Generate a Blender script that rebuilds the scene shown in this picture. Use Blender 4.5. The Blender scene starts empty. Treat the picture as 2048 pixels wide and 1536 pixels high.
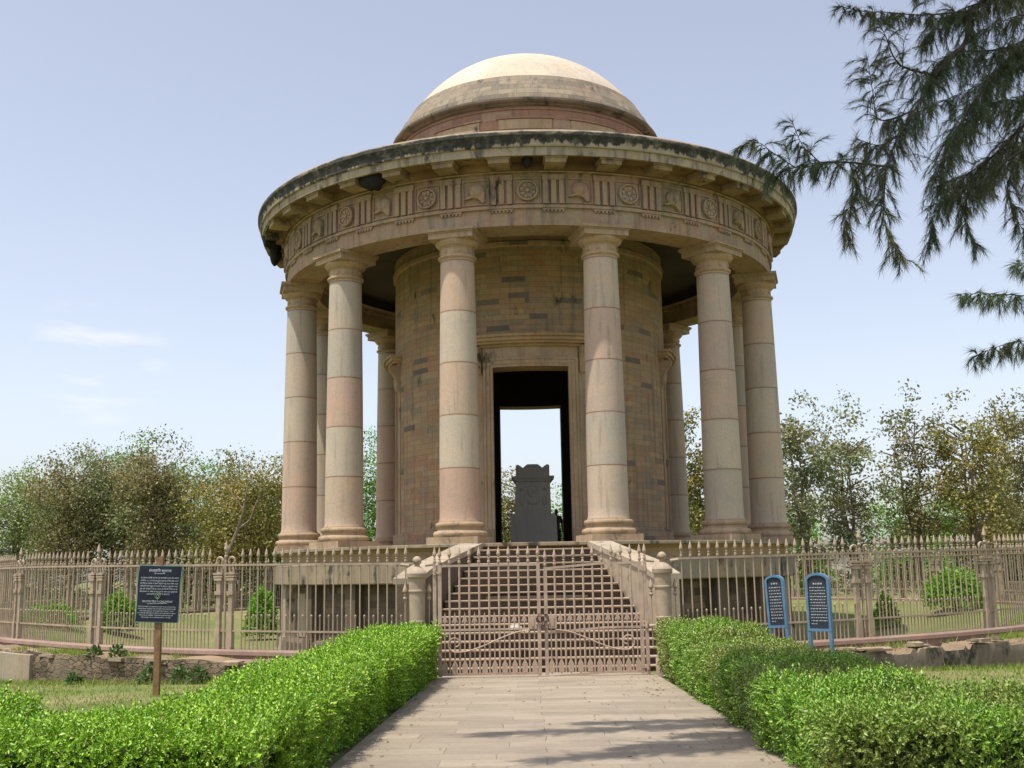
import bpy, math, random
import numpy as np
from mathutils import Vector, Matrix, noise
random.seed(7)
RG = np.random.default_rng(11)
D = bpy.data
SC = bpy.context.scene
COL = SC.collection
PI = math.pi
rad = math.radians

# ------------------------------------------------------------------ camera
F_PX = 2231.54
PITCH, ROLL, YAW = 0.166746, -0.0186218, -0.0113332
CAM = Vector((-0.2039, -40.3158, 2.1684))
_fw = Vector((math.sin(YAW) * math.cos(PITCH), math.cos(YAW) * math.cos(PITCH), math.sin(PITCH)))
_rt = Vector((math.cos(YAW), -math.sin(YAW), 0))
_up = _rt.cross(_fw)
_r2 = _rt * math.cos(ROLL) + _up * math.sin(ROLL)
_u2 = -_rt * math.sin(ROLL) + _up * math.cos(ROLL)
cd = D.cameras.new("camera")
cam = D.objects.new("camera", cd)
COL.objects.link(cam)
cd.sensor_width = 36
cd.lens = 36 * F_PX / 2048
cd.clip_start = 0.1
cd.clip_end = 3000
m = Matrix((_r2, _u2, -_fw)).transposed().to_4x4()
m.translation = CAM
cam.matrix_world = m
SC.camera = cam

# ------------------------------------------------------------------ light
SUN_DIR = Vector((-0.26, -0.22, 1)).normalized()
elev = math.asin(SUN_DIR.z)
azim = math.atan2(SUN_DIR.x, SUN_DIR.y)
w = D.worlds.new("World")
SC.world = w
w.use_nodes = True
nt = w.node_tree
nt.nodes.clear()
o_ = nt.nodes.new("ShaderNodeOutputWorld")
bg = nt.nodes.new("ShaderNodeBackground")
sky = nt.nodes.new("ShaderNodeTexSky")
sky.sky_type = 'NISHITA'
sky.sun_disc = False
sky.sun_elevation = elev
sky.sun_rotation = azim
sky.air_density = 1.0
sky.dust_density = 1.8
sky.ozone_density = 1.0
bg.inputs[1].default_value = 0.15
# a few thin clouds low on the left
tc = nt.nodes.new("ShaderNodeTexCoord")
mp = nt.nodes.new("ShaderNodeMapping")
mp.inputs['Scale'].default_value = (1, 1, 4.5)
ns = nt.nodes.new("ShaderNodeTexNoise")
ns.inputs['Scale'].default_value = 13.0
ns.inputs['Detail'].default_value = 7
cr = nt.nodes.new("ShaderNodeValToRGB")
cr.color_ramp.elements[0].position = 0.47
cr.color_ramp.elements[0].color = (0, 0, 0, 1)
cr.color_ramp.elements[1].position = 0.75
cr.color_ramp.elements[1].color = (0.5, 0.5, 0.5, 1)
mx = nt.nodes.new("ShaderNodeMixRGB")
mx.inputs[2].default_value = (6.6, 6.1, 6.1, 1)
nt.links.new(tc.outputs['Generated'], mp.inputs[0])
nt.links.new(mp.outputs[0], ns.inputs[0])
nt.links.new(ns.outputs[0], cr.inputs[0])
cdir = (_fw + _r2 * ((200 - 1024) / F_PX) - _u2 * ((716 - 768) / F_PX)).normalized()
dp_ = nt.nodes.new("ShaderNodeVectorMath"); dp_.operation = 'DOT_PRODUCT'
nt.links.new(tc.outputs['Generated'], dp_.inputs[0]); dp_.inputs[1].default_value = cdir
cm = nt.nodes.new("ShaderNodeMapRange")
cm.inputs[1].default_value = 0.9982; cm.inputs[2].default_value = 0.9999
nt.links.new(dp_.outputs['Value'], cm.inputs[0])
ml = nt.nodes.new("ShaderNodeMath"); ml.operation = 'MULTIPLY'
nt.links.new(cr.outputs[0], ml.inputs[0]); nt.links.new(cm.outputs[0], ml.inputs[1])
nt.links.new(ml.outputs[0], mx.inputs[0])
hs = nt.nodes.new("ShaderNodeHueSaturation")
hs.inputs['Saturation'].default_value = 0.56
nt.links.new(sky.outputs[0], hs.inputs['Color'])
tint = nt.nodes.new("ShaderNodeMixRGB"); tint.blend_type = 'MULTIPLY'; tint.inputs[0].default_value = 1
tint.inputs[2].default_value = (1.01, 0.99, 1.015, 1)
nt.links.new(hs.outputs[0], tint.inputs[1])
nt.links.new(tint.outputs[0], mx.inputs[1])
nt.links.new(mx.outputs[0], bg.inputs[0])
nt.links.new(bg.outputs[0], o_.inputs[0])
ld = D.lights.new("sun", 'SUN')
ld.energy = 3.8
ld.angle = rad(0.55)
ld.color = (1.0, 0.95, 0.86)
sun = D.objects.new("sun", ld)
COL.objects.link(sun)
sun.rotation_euler = SUN_DIR.to_track_quat('Z', 'Y').to_euler()
SC.view_settings.view_transform = 'Standard'
SC.view_settings.look = 'None'
SC.view_settings.exposure = 0.48
SC.view_settings.gamma = 1.0
SC.view_settings.use_curve_mapping = False

# ------------------------------------------------------------------ node helpers
def newmat(name):
    mt = D.materials.new(name)
    mt.use_nodes = True
    n = mt.node_tree
    n.nodes.clear()
    out = n.nodes.new("ShaderNodeOutputMaterial")
    b = n.nodes.new("ShaderNodeBsdfPrincipled")
    n.links.new(b.outputs[0], out.inputs[0])
    return mt, n, b, out

class NB:
    def __init__(s, n):
        s.n = n
    def __call__(s, typ, **kw):
        nd = s.n.nodes.new(typ)
        for k, v in kw.items():
            if k.startswith('i_'):
                nd.inputs[k[2:]].default_value = v
            elif k[0] == 'n' and k[1:].isdigit():
                nd.inputs[int(k[1:])].default_value = v
            else:
                setattr(nd, k, v)
        return nd
    def l(s, a, b):
        s.n.links.new(a, b)
    def ramp(s, src, stops):
        r = s('ShaderNodeValToRGB')
        e = r.color_ramp.elements
        while len(e) > 1:
            e.remove(e[-1])
        for i, (p, c) in enumerate(stops):
            x = e[0] if i == 0 else e.new(p)
            x.position = p
            if not isinstance(c, tuple):
                c = (c, c, c)
            x.color = (c[0], c[1], c[2], 1)
        s.l(src, r.inputs[0])
        return r.outputs[0]
    def noise(s, vec, scale, detail=5, rough=0.55, dist=0.0):
        t = s('ShaderNodeTexNoise')
        t.inputs['Scale'].default_value = scale
        t.inputs['Detail'].default_value = detail
        t.inputs['Roughness'].default_value = rough
        t.inputs['Distortion'].default_value = dist
        s.l(vec, t.inputs['Vector'])
        return t.outputs[0]
    def mapping(s, vec, sc=(1, 1, 1), loc=(0, 0, 0)):
        t = s('ShaderNodeMapping')
        t.inputs['Scale'].default_value = sc
        t.inputs['Location'].default_value = loc
        s.l(vec, t.inputs[0])
        return t.outputs[0]
    def mix(s, fac, a, b, mode='MIX'):
        t = s('ShaderNodeMixRGB')
        t.blend_type = mode
        for v, i in ((fac, 0), (a, 1), (b, 2)):
            if isinstance(v, (int, float)):
                t.inputs[i].default_value = v if i == 0 else (v, v, v, 1)
            elif isinstance(v, tuple):
                t.inputs[i].default_value = (v[0], v[1], v[2], 1)
            else:
                s.l(v, t.inputs[i])
        return t.outputs[0]
    def math(s, op, a, b=None):
        t = s('ShaderNodeMath')
        t.operation = op
        for v, i in ((a, 0), (b, 1)):
            if v is None:
                continue
            if isinstance(v, (int, float)):
                t.inputs[i].default_value = v
            else:
                s.l(v, t.inputs[i])
        return t.outputs[0]
    def bump(s, h, strength, dist, bsdf):
        t = s('ShaderNodeBump')
        t.inputs['Strength'].default_value = strength
        t.inputs['Distance'].default_value = dist
        s.l(h, t.inputs['Height'])
        s.l(t.outputs[0], bsdf.inputs['Normal'])
        return t

def stone(name, palette, brick=None, stain=None, streak=0.35, lichen=0.0, bump=0.25, seed=0.0, fine=9.0, mortar=(0.12, 0.09, 0.06), rough=0.85, wob=0.25):
    """weathered sandstone; brick=(width,height) lays courses in UV metres"""
    mt, n, b, out = newmat(name)
    N = NB(n)
    tcn = N('ShaderNodeTexCoord')
    P = N.mapping(tcn.outputs['Object'], loc=(seed, seed * 1.7, seed * .3))
    UV = tcn.outputs['UV']
    h = None
    if brick:
        bt = N('ShaderNodeTexBrick')
        bt.offset = 0.43
        bt.inputs['Color1'].default_value = (0, 0, 0, 1)
        bt.inputs['Color2'].default_value = (1, 1, 1, 1)
        bt.inputs['Mortar'].default_value = (0.5, 0.5, 0.5, 1)
        bt.inputs['Scale'].default_value = 1
        bt.inputs['Mortar Size'].default_value = 0.006
        bt.inputs['Mortar Smooth'].default_value = 0.3
        bt.inputs['Brick Width'].default_value = brick[0]
        bt.inputs['Row Height'].default_value = brick[1]
        wobn = N.noise(P, 1.3, 2)
        wv = N('ShaderNodeVectorMath', operation='MULTIPLY_ADD')
        wc = N('ShaderNodeCombineXYZ')
        N.l(wobn, wc.inputs[0])
        wc.inputs[1].default_value = 0
        N.l(wc.outputs[0], wv.inputs[0])
        wv.inputs[1].default_value = (wob, 0, 0)
        N.l(UV, wv.inputs[2])
        N.l(wv.outputs[0], bt.inputs['Vector'])
        base = N.ramp(bt.outputs['Color'], palette)
        h = bt.outputs['Fac']
    else:
        base = N.ramp(N.noise(P, 0.55, 3, 0.5), palette)
    # broad tint, fine grain, veins
    base = N.mix(0.35, base, N.ramp(N.noise(P, fine, 8, 0.65), [(0.25, 0.28), (0.5, 0.5), (0.75, 0.72)]), 'OVERLAY')
    base = N.mix(0.28, base, N.ramp(N.noise(P, 0.9, 4, 0.6), [(0.3, (0.36, 0.40, 0.46)), (0.5, 0.5), (0.7, (0.66, 0.52, 0.42))]), 'OVERLAY')
    # vertical rain streaks
    if streak:
        S = N.noise(N.mapping(P, sc=(3.2, 3.2, 0.22)), 1.6, 6, 0.62)
        base = N.mix(N.math('MULTIPLY', N.ramp(S, [(0.5, 0.0), (0.72, 1.0)]), streak), base, (0.10, 0.085, 0.07))
    if lichen:
        L = N.noise(N.mapping(P, sc=(1.6, 1.6, 0.8)), 1.1, 9, 0.68)
        base = N.mix(N.ramp(L, [(0.62 - lichen * .35, 0.0), (0.70 - lichen * .3, 0.9)]), base, (0.032, 0.03, 0.024))
    if stain:
        base = stain(N, P, UV, base)
    if h is not None:
        base = N.mix(h, base, mortar)
    N.l(base, b.inputs['Base Color'])
    b.inputs['Roughness'].default_value = rough
    b.inputs['Specular IOR Level'].default_value = 0.25
    g = N.math('ADD', N.math('MULTIPLY', N.noise(P, 14, 8, 0.7), 0.6), N.math('MULTIPLY', N.noise(P, 3, 5, 0.6), 0.8))
    if h is not None:
        g = N.math('SUBTRACT', g, N.math('MULTIPLY', h, 0.9))
    N.bump(g, bump, 0.03, b)
    return mt

def plain(name, col, rough=0.6, var=0.15, metal=0.0, bump=0.1, scale=6.0, rust=0.0):
    mt, n, b, out = newmat(name)
    N = NB(n)
    tcn = N('ShaderNodeTexCoord')
    P = tcn.outputs['Object']
    c = N.mix(N.noise(P, scale, 5), tuple(x * (1 - var) for x in col), tuple(min(1, x * (1 + var)) for x in col))
    c = N.mix(N.ramp(N.noise(P, scale, 5), [(0.35, 0.0), (0.65, 1.0)]), tuple(x * (1 - var) for x in col), tuple(min(1, x * (1 + var)) for x in col))
    if rust:
        c = N.mix(N.ramp(N.noise(P, scale * 1.7, 8, 0.7), [(0.60 - rust * .3, 0.0), (0.72, 0.85)]), c, (0.13, 0.06, 0.035))
    N.l(c, b.inputs['Base Color'])
    b.inputs['Roughness'].default_value = rough
    b.inputs['Metallic'].default_value = metal
    b.inputs['Specular IOR Level'].default_value = 0.3
    N.bump(N.noise(P, scale * 6, 5), bump, 0.01, b)
    return mt

def leafmat(name, stops, trans=0.35, rough=0.5, spec=0.3, patch=None, patch_scale=0.5):
    """stops: ramp over a random value per leaf"""
    mt, n, b, out = newmat(name)
    N = NB(n)
    g = N('ShaderNodeNewGeometry')
    c = N.ramp(g.outputs['Random Per Island'], stops)
    if patch:
        tcn = N('ShaderNodeTexCoord')
        f = N.ramp(N.noise(tcn.outputs['Object'], patch_scale, 3), [(0.42, 0.0), (0.6, 1.0)])
        c = N.mix(f, c, N.mix(0.75, c, patch))
    N.l(c, b.inputs['Base Color'])
    b.inputs['Roughness'].default_value = rough
    b.inputs['Specular IOR Level'].default_value = spec
    t = N('ShaderNodeBsdfTranslucent')
    N.l(N.mix(1.0, c, (1.0, 1.1, 0.55), 'MULTIPLY'), t.inputs[0])
    ms = N('ShaderNodeMixShader')
    ms.inputs[0].default_value = trans
    N.l(b.outputs[0], ms.inputs[1])
    N.l(t.outputs[0], ms.inputs[2])
    N.l(ms.outputs[0], out.inputs[0])
    return mt

# ------------------------------------------------------------------ mesh helpers
class MB:
    def __init__(s):
        s.v = []; s.f = []; s.uv = []
    def add(s, vs, fs, uvs=None):
        o = len(s.v)
        s.v += [tuple(v) for v in vs]
        for i, f in enumerate(fs):
            s.f.append(tuple(o + k for k in f))
            if uvs is None:
                s.uv.append(None)
            else:
                s.uv.append([uvs[k] for k in f] if not isinstance(uvs[0], list) else uvs[i])
        return s
    def box(s, c, d, rz=0.0, taper=1.0, M=None):
        x, y, z = (k / 2 for k in d)
        vs = []
        for sz, tp in ((-1, 1.0), (1, taper)):
            for sx, sy in ((-1, -1), (1, -1), (1, 1), (-1, 1)):
                vs.append(Vector((sx * x * tp, sy * y * tp, sz * z)))
        R = Matrix.Rotation(rz, 3, 'Z')
        vs = [R @ v + Vector(c) for v in vs]
        if M:
            vs = [M @ v for v in vs]
        s.add(vs, [(3, 2, 1, 0), (4, 5, 6, 7), (0, 1, 5, 4), (1, 2, 6, 5), (2, 3, 7, 6), (3, 0, 4, 7)])
        return s
    def lathe(s, prof, n=32, c=(0, 0, 0), a0=0.0, a1=2 * PI, caps=False, rref=None):
        """profile of (r,z); angle 0 looks to -Y"""
        full = abs(a1 - a0) > 2 * PI - 1e-6
        m_ = n + 1
        rr = rref or max(p[0] for p in prof)
        vs = []; uv = []
        L = 0; last = None
        for (r, z) in prof:
            if last is not None:
                L += math.hypot(r - last[0], z - last[1])
            last = (r, z)
            for i in range(m_):
                a = a0 + (a1 - a0) * i / n
                vs.append((c[0] + r * math.sin(a), c[1] - r * math.cos(a), c[2] + z))
                uv.append((a * rr, L))
        fs = []; fu = []
        for j in range(len(prof) - 1):
            for i in range(n):
                q = (j * m_ + i, j * m_ + i + 1, (j + 1) * m_ + i + 1, (j + 1) * m_ + i)
                fu.append([uv[k] for k in q])
                if full and i == n - 1:
                    q = (j * m_ + i, j * m_, (j + 1) * m_, (j + 1) * m_ + i)
                fs.append(q)
        # shift UV v to real height at the first profile point
        z0 = prof[0][1]
        fu = [[(u, v + z0 + c[2]) for u, v in q] for q in fu]
        s.add(vs, fs, fu)
        if not full and caps:
            for i, fl in ((0, False), (n, True)):
                idx = [j * m_ + i for j in range(len(prof))]
                o = len(s.v) - len(vs)
                idx = [o + k for k in idx]
                s.f.append(tuple(idx if fl else idx[::-1]))
                s.uv.append(None)
        return s
    def tube(s, pts, rs, n=8, cap=True):
        pts = [Vector(p) for p in pts]
        if not isinstance(rs, (list, tuple)):
            rs = [rs] * len(pts)
        prev = None
        vs = []
        for i, p in enumerate(pts):
            t = (pts[min(i + 1, len(pts) - 1)] - pts[max(i - 1, 0)]).normalized()
            if prev is None:
                u = t.orthogonal().normalized()
            else:
                u = (prev - t * prev.dot(t)).normalized()
            prev = u
            v = t.cross(u)
            for k in range(n):
                a = 2 * PI * k / n
                vs.append(p + (u * math.cos(a) + v * math.sin(a)) * rs[i])
        fs = []
        for i in range(len(pts) - 1):
            for k in range(n):
                fs.append((i * n + k, i * n + (k + 1) % n, (i + 1) * n + (k + 1) % n, (i + 1) * n + k))
        if cap:
            fs.append(tuple(range(n))[::-1])
            fs.append(tuple((len(pts) - 1) * n + k for k in range(n)))
        s.add(vs, fs)
        return s
    def prism(s, poly, M):
        """poly 2D (x,y) extruded z 0..1 through matrix M"""
        n = len(poly)
        vs = [M @ Vector((x, y, 0)) for x, y in poly] + [M @ Vector((x, y, 1)) for x, y in poly]
        fs = [tuple(range(n))[::-1], tuple(range(n, 2 * n))]
        fs += [(i, (i + 1) % n, n + (i + 1) % n, n + i) for i in range(n)]
        s.add(vs, fs)
        return s
    def mesh(s, name, mat, smooth=35):
        me = D.meshes.new(name)
        me.from_pydata(s.v, [], s.f)
        if any(u is not None for u in s.uv):
            lay = me.uv_layers.new(name="UVMap")
            li = 0
            for f, u in zip(s.f, s.uv):
                for k in range(len(f)):
                    if u is not None:
                        lay.data[li].uv = u[k]
                    else:
                        v = s.v[f[k]]
                        lay.data[li].uv = (v[0] + v[1], v[2])
                    li += 1
        if smooth:
            me.shade_smooth()
            me.set_sharp_from_angle(angle=rad(smooth))
        if mat:
            me.materials.append(mat)
        me.update()
        return me
    def build(s, name, mat, parent=None, smooth=35, loc=None, rz=0.0):
        return link(name, s.mesh(name, mat, smooth), parent, loc, rz)

def link(name, data, parent=None, loc=None, rz=0.0):
    ob = D.objects.new(name, data)
    COL.objects.link(ob)
    if parent:
        ob.parent = parent
        if loc is None:          # geometry given in world coordinates
            ob.matrix_parent_inverse = Matrix.Translation(parent.location).inverted() if parent.rotation_euler.z == 0 else parent_inv(parent)
    if loc is not None:
        ob.location = loc
    if rz:
        ob.rotation_euler.z = rz
    return ob

WPI = {}
def parent_inv(p):
    M = Matrix.Translation(p.location) @ Matrix.Rotation(p.rotation_euler.z, 4, 'Z')
    return M.inverted()

def tag(o, label=None, cat=None, group=None, kind=None):
    if label: o['label'] = label
    if cat: o['category'] = cat
    if group: o['group'] = group
    if kind: o['kind'] = kind
    return o

def thing(name, label, cat, loc=(0, 0, 0), rz=0.0, group=None):
    o = D.objects.new(name, None)
    COL.objects.link(o)
    o.location = loc
    o.rotation_euler.z = rz
    o.empty_display_size = 0.3
    return tag(o, label, cat, group)

def quads_mesh(name, V, k, mat):
    """V: (n,k,3) separate polygons"""
    n = V.shape[0]
    me = D.meshes.new(name)
    me.vertices.add(n * k)
    me.vertices.foreach_set("co", V.reshape(-1).astype(np.float32))
    me.loops.add(n * k)
    me.loops.foreach_set("vertex_index", np.arange(n * k, dtype=np.int32))
    me.polygons.add(n)
    me.polygons.foreach_set("loop_start", np.arange(0, n * k, k, dtype=np.int32))
    me.polygons.foreach_set("loop_total", np.full(n, k, dtype=np.int32))
    me.update(calc_edges=True)
    me.materials.append(mat)
    return me

def folded_leaves(name, P, Nrm, T, L, W, mat, fold=0.25):
    """two-triangle folded pointed leaves: P base, T direction, Nrm normal, all (n,3)"""
    T = T / np.linalg.norm(T, axis=1, keepdims=True)
    B = np.cross(Nrm, T); B /= (np.linalg.norm(B, axis=1, keepdims=True) + 1e-9)
    N2 = np.cross(T, B)
    L = L[:, None]; W = W[:, None]
    a = P
    tip = P + T * L
    mid = P + T * L * 0.45
    l = mid + B * W * .5 + N2 * W * fold
    r = mid - B * W * .5 + N2 * W * fold
    n = len(P)
    V = np.stack([a, r, tip, l], axis=1)
    me = D.meshes.new(name)
    me.vertices.add(n * 4)
    me.vertices.foreach_set("co", V.reshape(-1).astype(np.float32))
    idx = (np.arange(n)[:, None] * 4 + np.array([0, 1, 2, 0, 2, 3])[None, :]).reshape(-1).astype(np.int32)
    me.loops.add(n * 6)
    me.loops.foreach_set("vertex_index", idx)
    me.polygons.add(n * 2)
    me.polygons.foreach_set("loop_start", np.arange(0, n * 6, 3, dtype=np.int32))
    me.polygons.foreach_set("loop_total", np.full(n * 2, 3, dtype=np.int32))
    me.update(calc_edges=True)
    me.materials.append(mat)
    return me

def rdir(n):
    v = RG.normal(size=(n, 3))
    return v / np.linalg.norm(v, axis=1, keepdims=True)

def pol(R, a, z):
    return (R * math.sin(a), -R * math.cos(a), z)

def ray_at(px, py, d):
    """world point at depth d (metres along +Y from the camera) on the sight line of a photo pixel; used to lay out real positions"""
    v = _fw + _r2 * ((px - 1024) / F_PX) - _u2 * ((py - 768) / F_PX)
    return CAM + v * (d / v.y)

# ------------------------------------------------------------------ ground heights
Z_GATE = 0.08
FENCE_R = 17.7
def fz(a):
    a = abs((a + PI) % (2 * PI) - PI)
    return 0.60 + .16 * min(1.0, a / .75)

def sstep(x):
    x = min(1, max(0, x)); return x * x * (3 - 2 * x)

def gz0(y):
    r = -y
    if r >= FENCE_R:
        return Z_GATE + 0.0225 * min(r - FENCE_R, 30)
    if r > 13.5:
        return -0.2 + (Z_GATE + .2) * (r - 13.5) / (FENCE_R - 13.5)
    return -0.2

def gz(x, y):
    rr_ = math.hypot(x, y)
    if rr_ < FENCE_R and rr_ > 11:
        a = abs(math.atan2(x, -y))
        low = -0.2 if -y < 13.5 else -0.2 + (Z_GATE + .2) * (-y - 13.5) / (FENCE_R - 13.5)
        return low + (fz(a) - .12 - low) * sstep((rr_ - 12) / 5.2) * sstep((a - .16) / .2)
    r = -y
    if r >= FENCE_R:
        return Z_GATE + 0.0225 * min(r - FENCE_R, 30)
    if r > 13.5:
        return -0.2 + (Z_GATE + .2) * (r - 13.5) / (FENCE_R - 13.5)
    return -0.2

# ------------------------------------------------------------------ materials
BUFF = [(0.0, (0.30, 0.20, 0.125)), (0.5, (0.37, 0.265, 0.17)), (1.0, (0.44, 0.33, 0.22))]
M = {}
def st_top(N, P, UV, base):
    return base
M['buff'] = stone('buff_sandstone', [(0.3, (0.34, 0.235, 0.14)), (0.5, (0.40, 0.29, 0.185)), (0.7, (0.45, 0.335, 0.22))], streak=0.45, lichen=0.05, seed=3)
M['ochre'] = stone('ochre_sandstone', [(0.3, (0.36, 0.235, 0.115)), (0.5, (0.42, 0.285, 0.15)), (0.7, (0.46, 0.33, 0.19))], streak=0.3, seed=5)
WALL = [(0.0, (0.17, 0.14, 0.115)), (0.035, (0.20, 0.165, 0.13)), (0.055, (0.36, 0.245, 0.14)), (0.2, (0.44, 0.29, 0.155)), (0.35, (0.31, 0.24, 0.165)), (0.5, (0.43, 0.30, 0.175)), (0.62, (0.40, 0.225, 0.135)), (0.75, (0.37, 0.275, 0.165)), (0.88, (0.44, 0.315, 0.19)), (1.0, (0.38, 0.245, 0.145))]
M['wall'] = stone('coursed_sandstone_wall', WALL, brick=(0.8, 0.18), streak=0.55, seed=1, mortar=(0.25, 0.17, 0.10), wob=0.45, bump=0.4, lichen=0.02)
M['attic'] = stone('pink_sandstone_attic', [(0.0, (0.29, 0.15, 0.105)), (0.4, (0.33, 0.19, 0.13)), (0.7, (0.27, 0.155, 0.115)), (1.0, (0.36, 0.245, 0.17))], brick=(1.1, 0.32), streak=0.4, seed=9)
M['domering'] = stone('stepped_dome_stone', [(0.0, (0.15, 0.125, 0.09)), (0.5, (0.25, 0.205, 0.14)), (1.0, (0.20, 0.15, 0.11))], brick=(0.6, 0.27), streak=0.85, lichen=0.08, seed=12, mortar=(0.07, 0.06, 0.045))
M['dome'] = stone('pale_dome_plaster', [(0.3, (0.47, 0.39, 0.30)), (0.5, (0.53, 0.45, 0.35)), (0.7, (0.58, 0.50, 0.40))], streak=0.22, bump=0.2, seed=4)
M['platform'] = stone('platform_stone', [(0.0, (0.25, 0.20, 0.135)), (0.5, (0.31, 0.245, 0.16)), (1.0, (0.27, 0.235, 0.18))], brick=(1.5, 0.6), streak=0.5, lichen=0.25, seed=21)
M['rubble'] = stone('dark_rubble', [(0.0, (0.08, 0.06, 0.045)), (0.4, (0.15, 0.11, 0.075)), (0.7, (0.11, 0.085, 0.06)), (1.0, (0.20, 0.145, 0.095))], brick=(0.42, 0.2), streak=0.5, bump=0.9, lichen=0.2, seed=23)
M['stucco'] = stone('stucco', [(0.3, (0.30, 0.24, 0.17)), (0.5, (0.36, 0.30, 0.22)), (0.7, (0.40, 0.34, 0.25))], streak=0.45, lichen=0.12, seed=25)
M['step'] = stone('step_stone', [(0.3, (0.27, 0.20, 0.145)), (0.5, (0.33, 0.255, 0.185)), (0.7, (0.38, 0.30, 0.22))], streak=0.2, lichen=0.05, seed=27)
M['dark'] = stone('dark_stone', [(0.3, (0.05, 0.038, 0.028)), (0.7, (0.085, 0.065, 0.048))], seed=29, streak=0.2)  # one dark tone for ceilings, inner walls, reveals and blind doors
M['riser'] = stone('shaded_riser_stone', [(0.3, (0.075, 0.055, 0.04)), (0.7, (0.13, 0.098, 0.07))], seed=28, streak=0.5)  # shade below the nosings put into a darker riser colour
M['tomb'] = stone('grey_marble', [(0.3, (0.64, 0.61, 0.53)), (0.5, (0.71, 0.67, 0.58)), (0.7, (0.76, 0.72, 0.62))], seed=31, streak=0.15)
M['curb'] = stone('pink_kerb_stone', [(0.3, (0.22, 0.145, 0.11)), (0.5, (0.27, 0.185, 0.145)), (0.7, (0.32, 0.23, 0.18))], seed=33, streak=0.1, lichen=0.03)

def column_mat():
    mt, n, b, out = newmat('column_drum_stone')
    N = NB(n)
    tcn = N('ShaderNodeTexCoord'); oi = N('ShaderNodeObjectInfo')
    P = tcn.outputs['Object']
    sp = N('ShaderNodeSeparateXYZ'); N.l(P, sp.inputs[0])
    k = N.math('FLOOR', N.math('DIVIDE', N.math('SUBTRACT', sp.outputs[2], 0.62), 1.54))
    wn = N('ShaderNodeTexWhiteNoise', noise_dimensions='2D')
    cc = N('ShaderNodeCombineXYZ'); N.l(k, cc.inputs[0])
    N.l(N.math('MULTIPLY', oi.outputs['Random'], 91.0), cc.inputs[1])
    N.l(cc.outputs[0], wn.inputs[0])
    base = N.ramp(wn.outputs[0], [(0.0, (0.47, 0.325, 0.24)), (0.2, (0.50, 0.395, 0.285)), (0.4, (0.42, 0.365, 0.29)), (0.6, (0.49, 0.35, 0.265)), (0.8, (0.50, 0.42, 0.315)), (1.0, (0.45, 0.345, 0.27))])
    off = N('ShaderNodeVectorMath', operation='ADD'); N.l(P, off.inputs[0]); N.l(wn.outputs[1], off.inputs[1])
    V = off.outputs[0]
    base = N.mix(0.4, base, N.ramp(N.noise(V, 1.1, 4, 0.6, 0.6), [(0.3, (0.40, 0.42, 0.46)), (0.5, 0.5), (0.7, (0.62, 0.50, 0.43))]), 'OVERLAY')
    base = N.mix(0.3, base, N.ramp(N.noise(V, 16, 8, 0.7), [(0.3, 0.3), (0.5, 0.5), (0.7, 0.68)]), 'OVERLAY')
    S = N.noise(N.mapping(V, sc=(4, 4, 0.3)), 1.5, 6, 0.6)
    base = N.mix(N.math('MULTIPLY', N.ramp(S, [(0.55, 0.0), (0.75, 1.0)]), 0.5), base, (0.17, 0.13, 0.10))
    fr = N.math('FRACT', N.math('ADD', N.math('DIVIDE', N.math('SUBTRACT', sp.outputs[2], 0.62), 1.54), N.math('MULTIPLY', N.math('SUBTRACT', N.noise(P, 7, 3), 0.5), 0.012)))
    near = N.math('MINIMUM', fr, N.math('SUBTRACT', 1.0, fr))
    j = N.ramp(near, [(0.0, 1.0), (0.006, 0.9), (0.011, 0.0)])
    j2 = N.ramp(near, [(0.0, 0.35), (0.035, 0.0)])
    base = N.mix(j2, base, (0.33, 0.17, 0.09))
    base = N.mix(N.math('MULTIPLY', j, 0.75), base, (0.16, 0.085, 0.05))
    N.l(base, b.inputs['Base Color'])
    b.inputs['Roughness'].default_value = 0.8
    b.inputs['Specular IOR Level'].default_value = 0.25
    N.bump(N.math('SUBTRACT', N.noise(P, 12, 8, 0.7), N.math('MULTIPLY', j, 0.8)), 0.22, 0.02, b)
    return mt
M['column'] = column_mat()

def sima_mat():
    """cornice edge: black lichen crust with a ragged, dripping lower border over pale stone"""
    mt, n, b, out = newmat('lichened_cornice')
    N = NB(n)
    tcn = N('ShaderNodeTexCoord')
    P = tcn.outputs['Object']
    sp = N('ShaderNodeSeparateXYZ'); N.l(P, sp.inputs[0])
    drip = N.noise(N.mapping(P, sc=(2.2, 2.2, 0.12)), 1.4, 5, 0.7)
    big = N.noise(P, 0.25, 2)
    lim = N.math('ADD', N.math('MULTIPLY', N.math('SUBTRACT', drip, 0.5), 0.95), N.math('MULTIPLY', N.math('SUBTRACT', big, 0.5), 0.55))
    hh = N.math('ADD', N.math('SUBTRACT', sp.outputs[2], 14.29), lim)
    f1 = N.ramp(hh, [(0.0, 0.0), (0.07, 1.0)])
    top = N.math('ADD', N.math('SUBTRACT', sp.outputs[2], 14.64), N.math('MULTIPLY', N.math('SUBTRACT', N.noise(P, 1.2, 6, 0.7), 0.5), 0.5))
    f2 = N.ramp(top, [(0.0, 1.0), (0.06, 0.25)])
    pale = N.ramp(N.noise(P, 1.8, 6), [(0.3, (0.30, 0.23, 0.15)), (0.7, (0.42, 0.34, 0.24))])
    crust = N.ramp(N.noise(P, 3.2, 9, 0.75), [(0.32, (0.018, 0.017, 0.014)), (0.48, (0.035, 0.033, 0.026)), (0.58, (0.085, 0.078, 0.06)), (0.68, (0.20, 0.17, 0.12))])
    c = N.mix(N.math('MULTIPLY', f1, f2), pale, crust)
    N.l(c, b.inputs['Base Color'])
    b.inputs['Roughness'].default_value = 0.9
    N.bump(N.noise(P, 9, 8, 0.7), 0.4, 0.03, b)
    return mt
M['sima'] = sima_mat()

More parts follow.
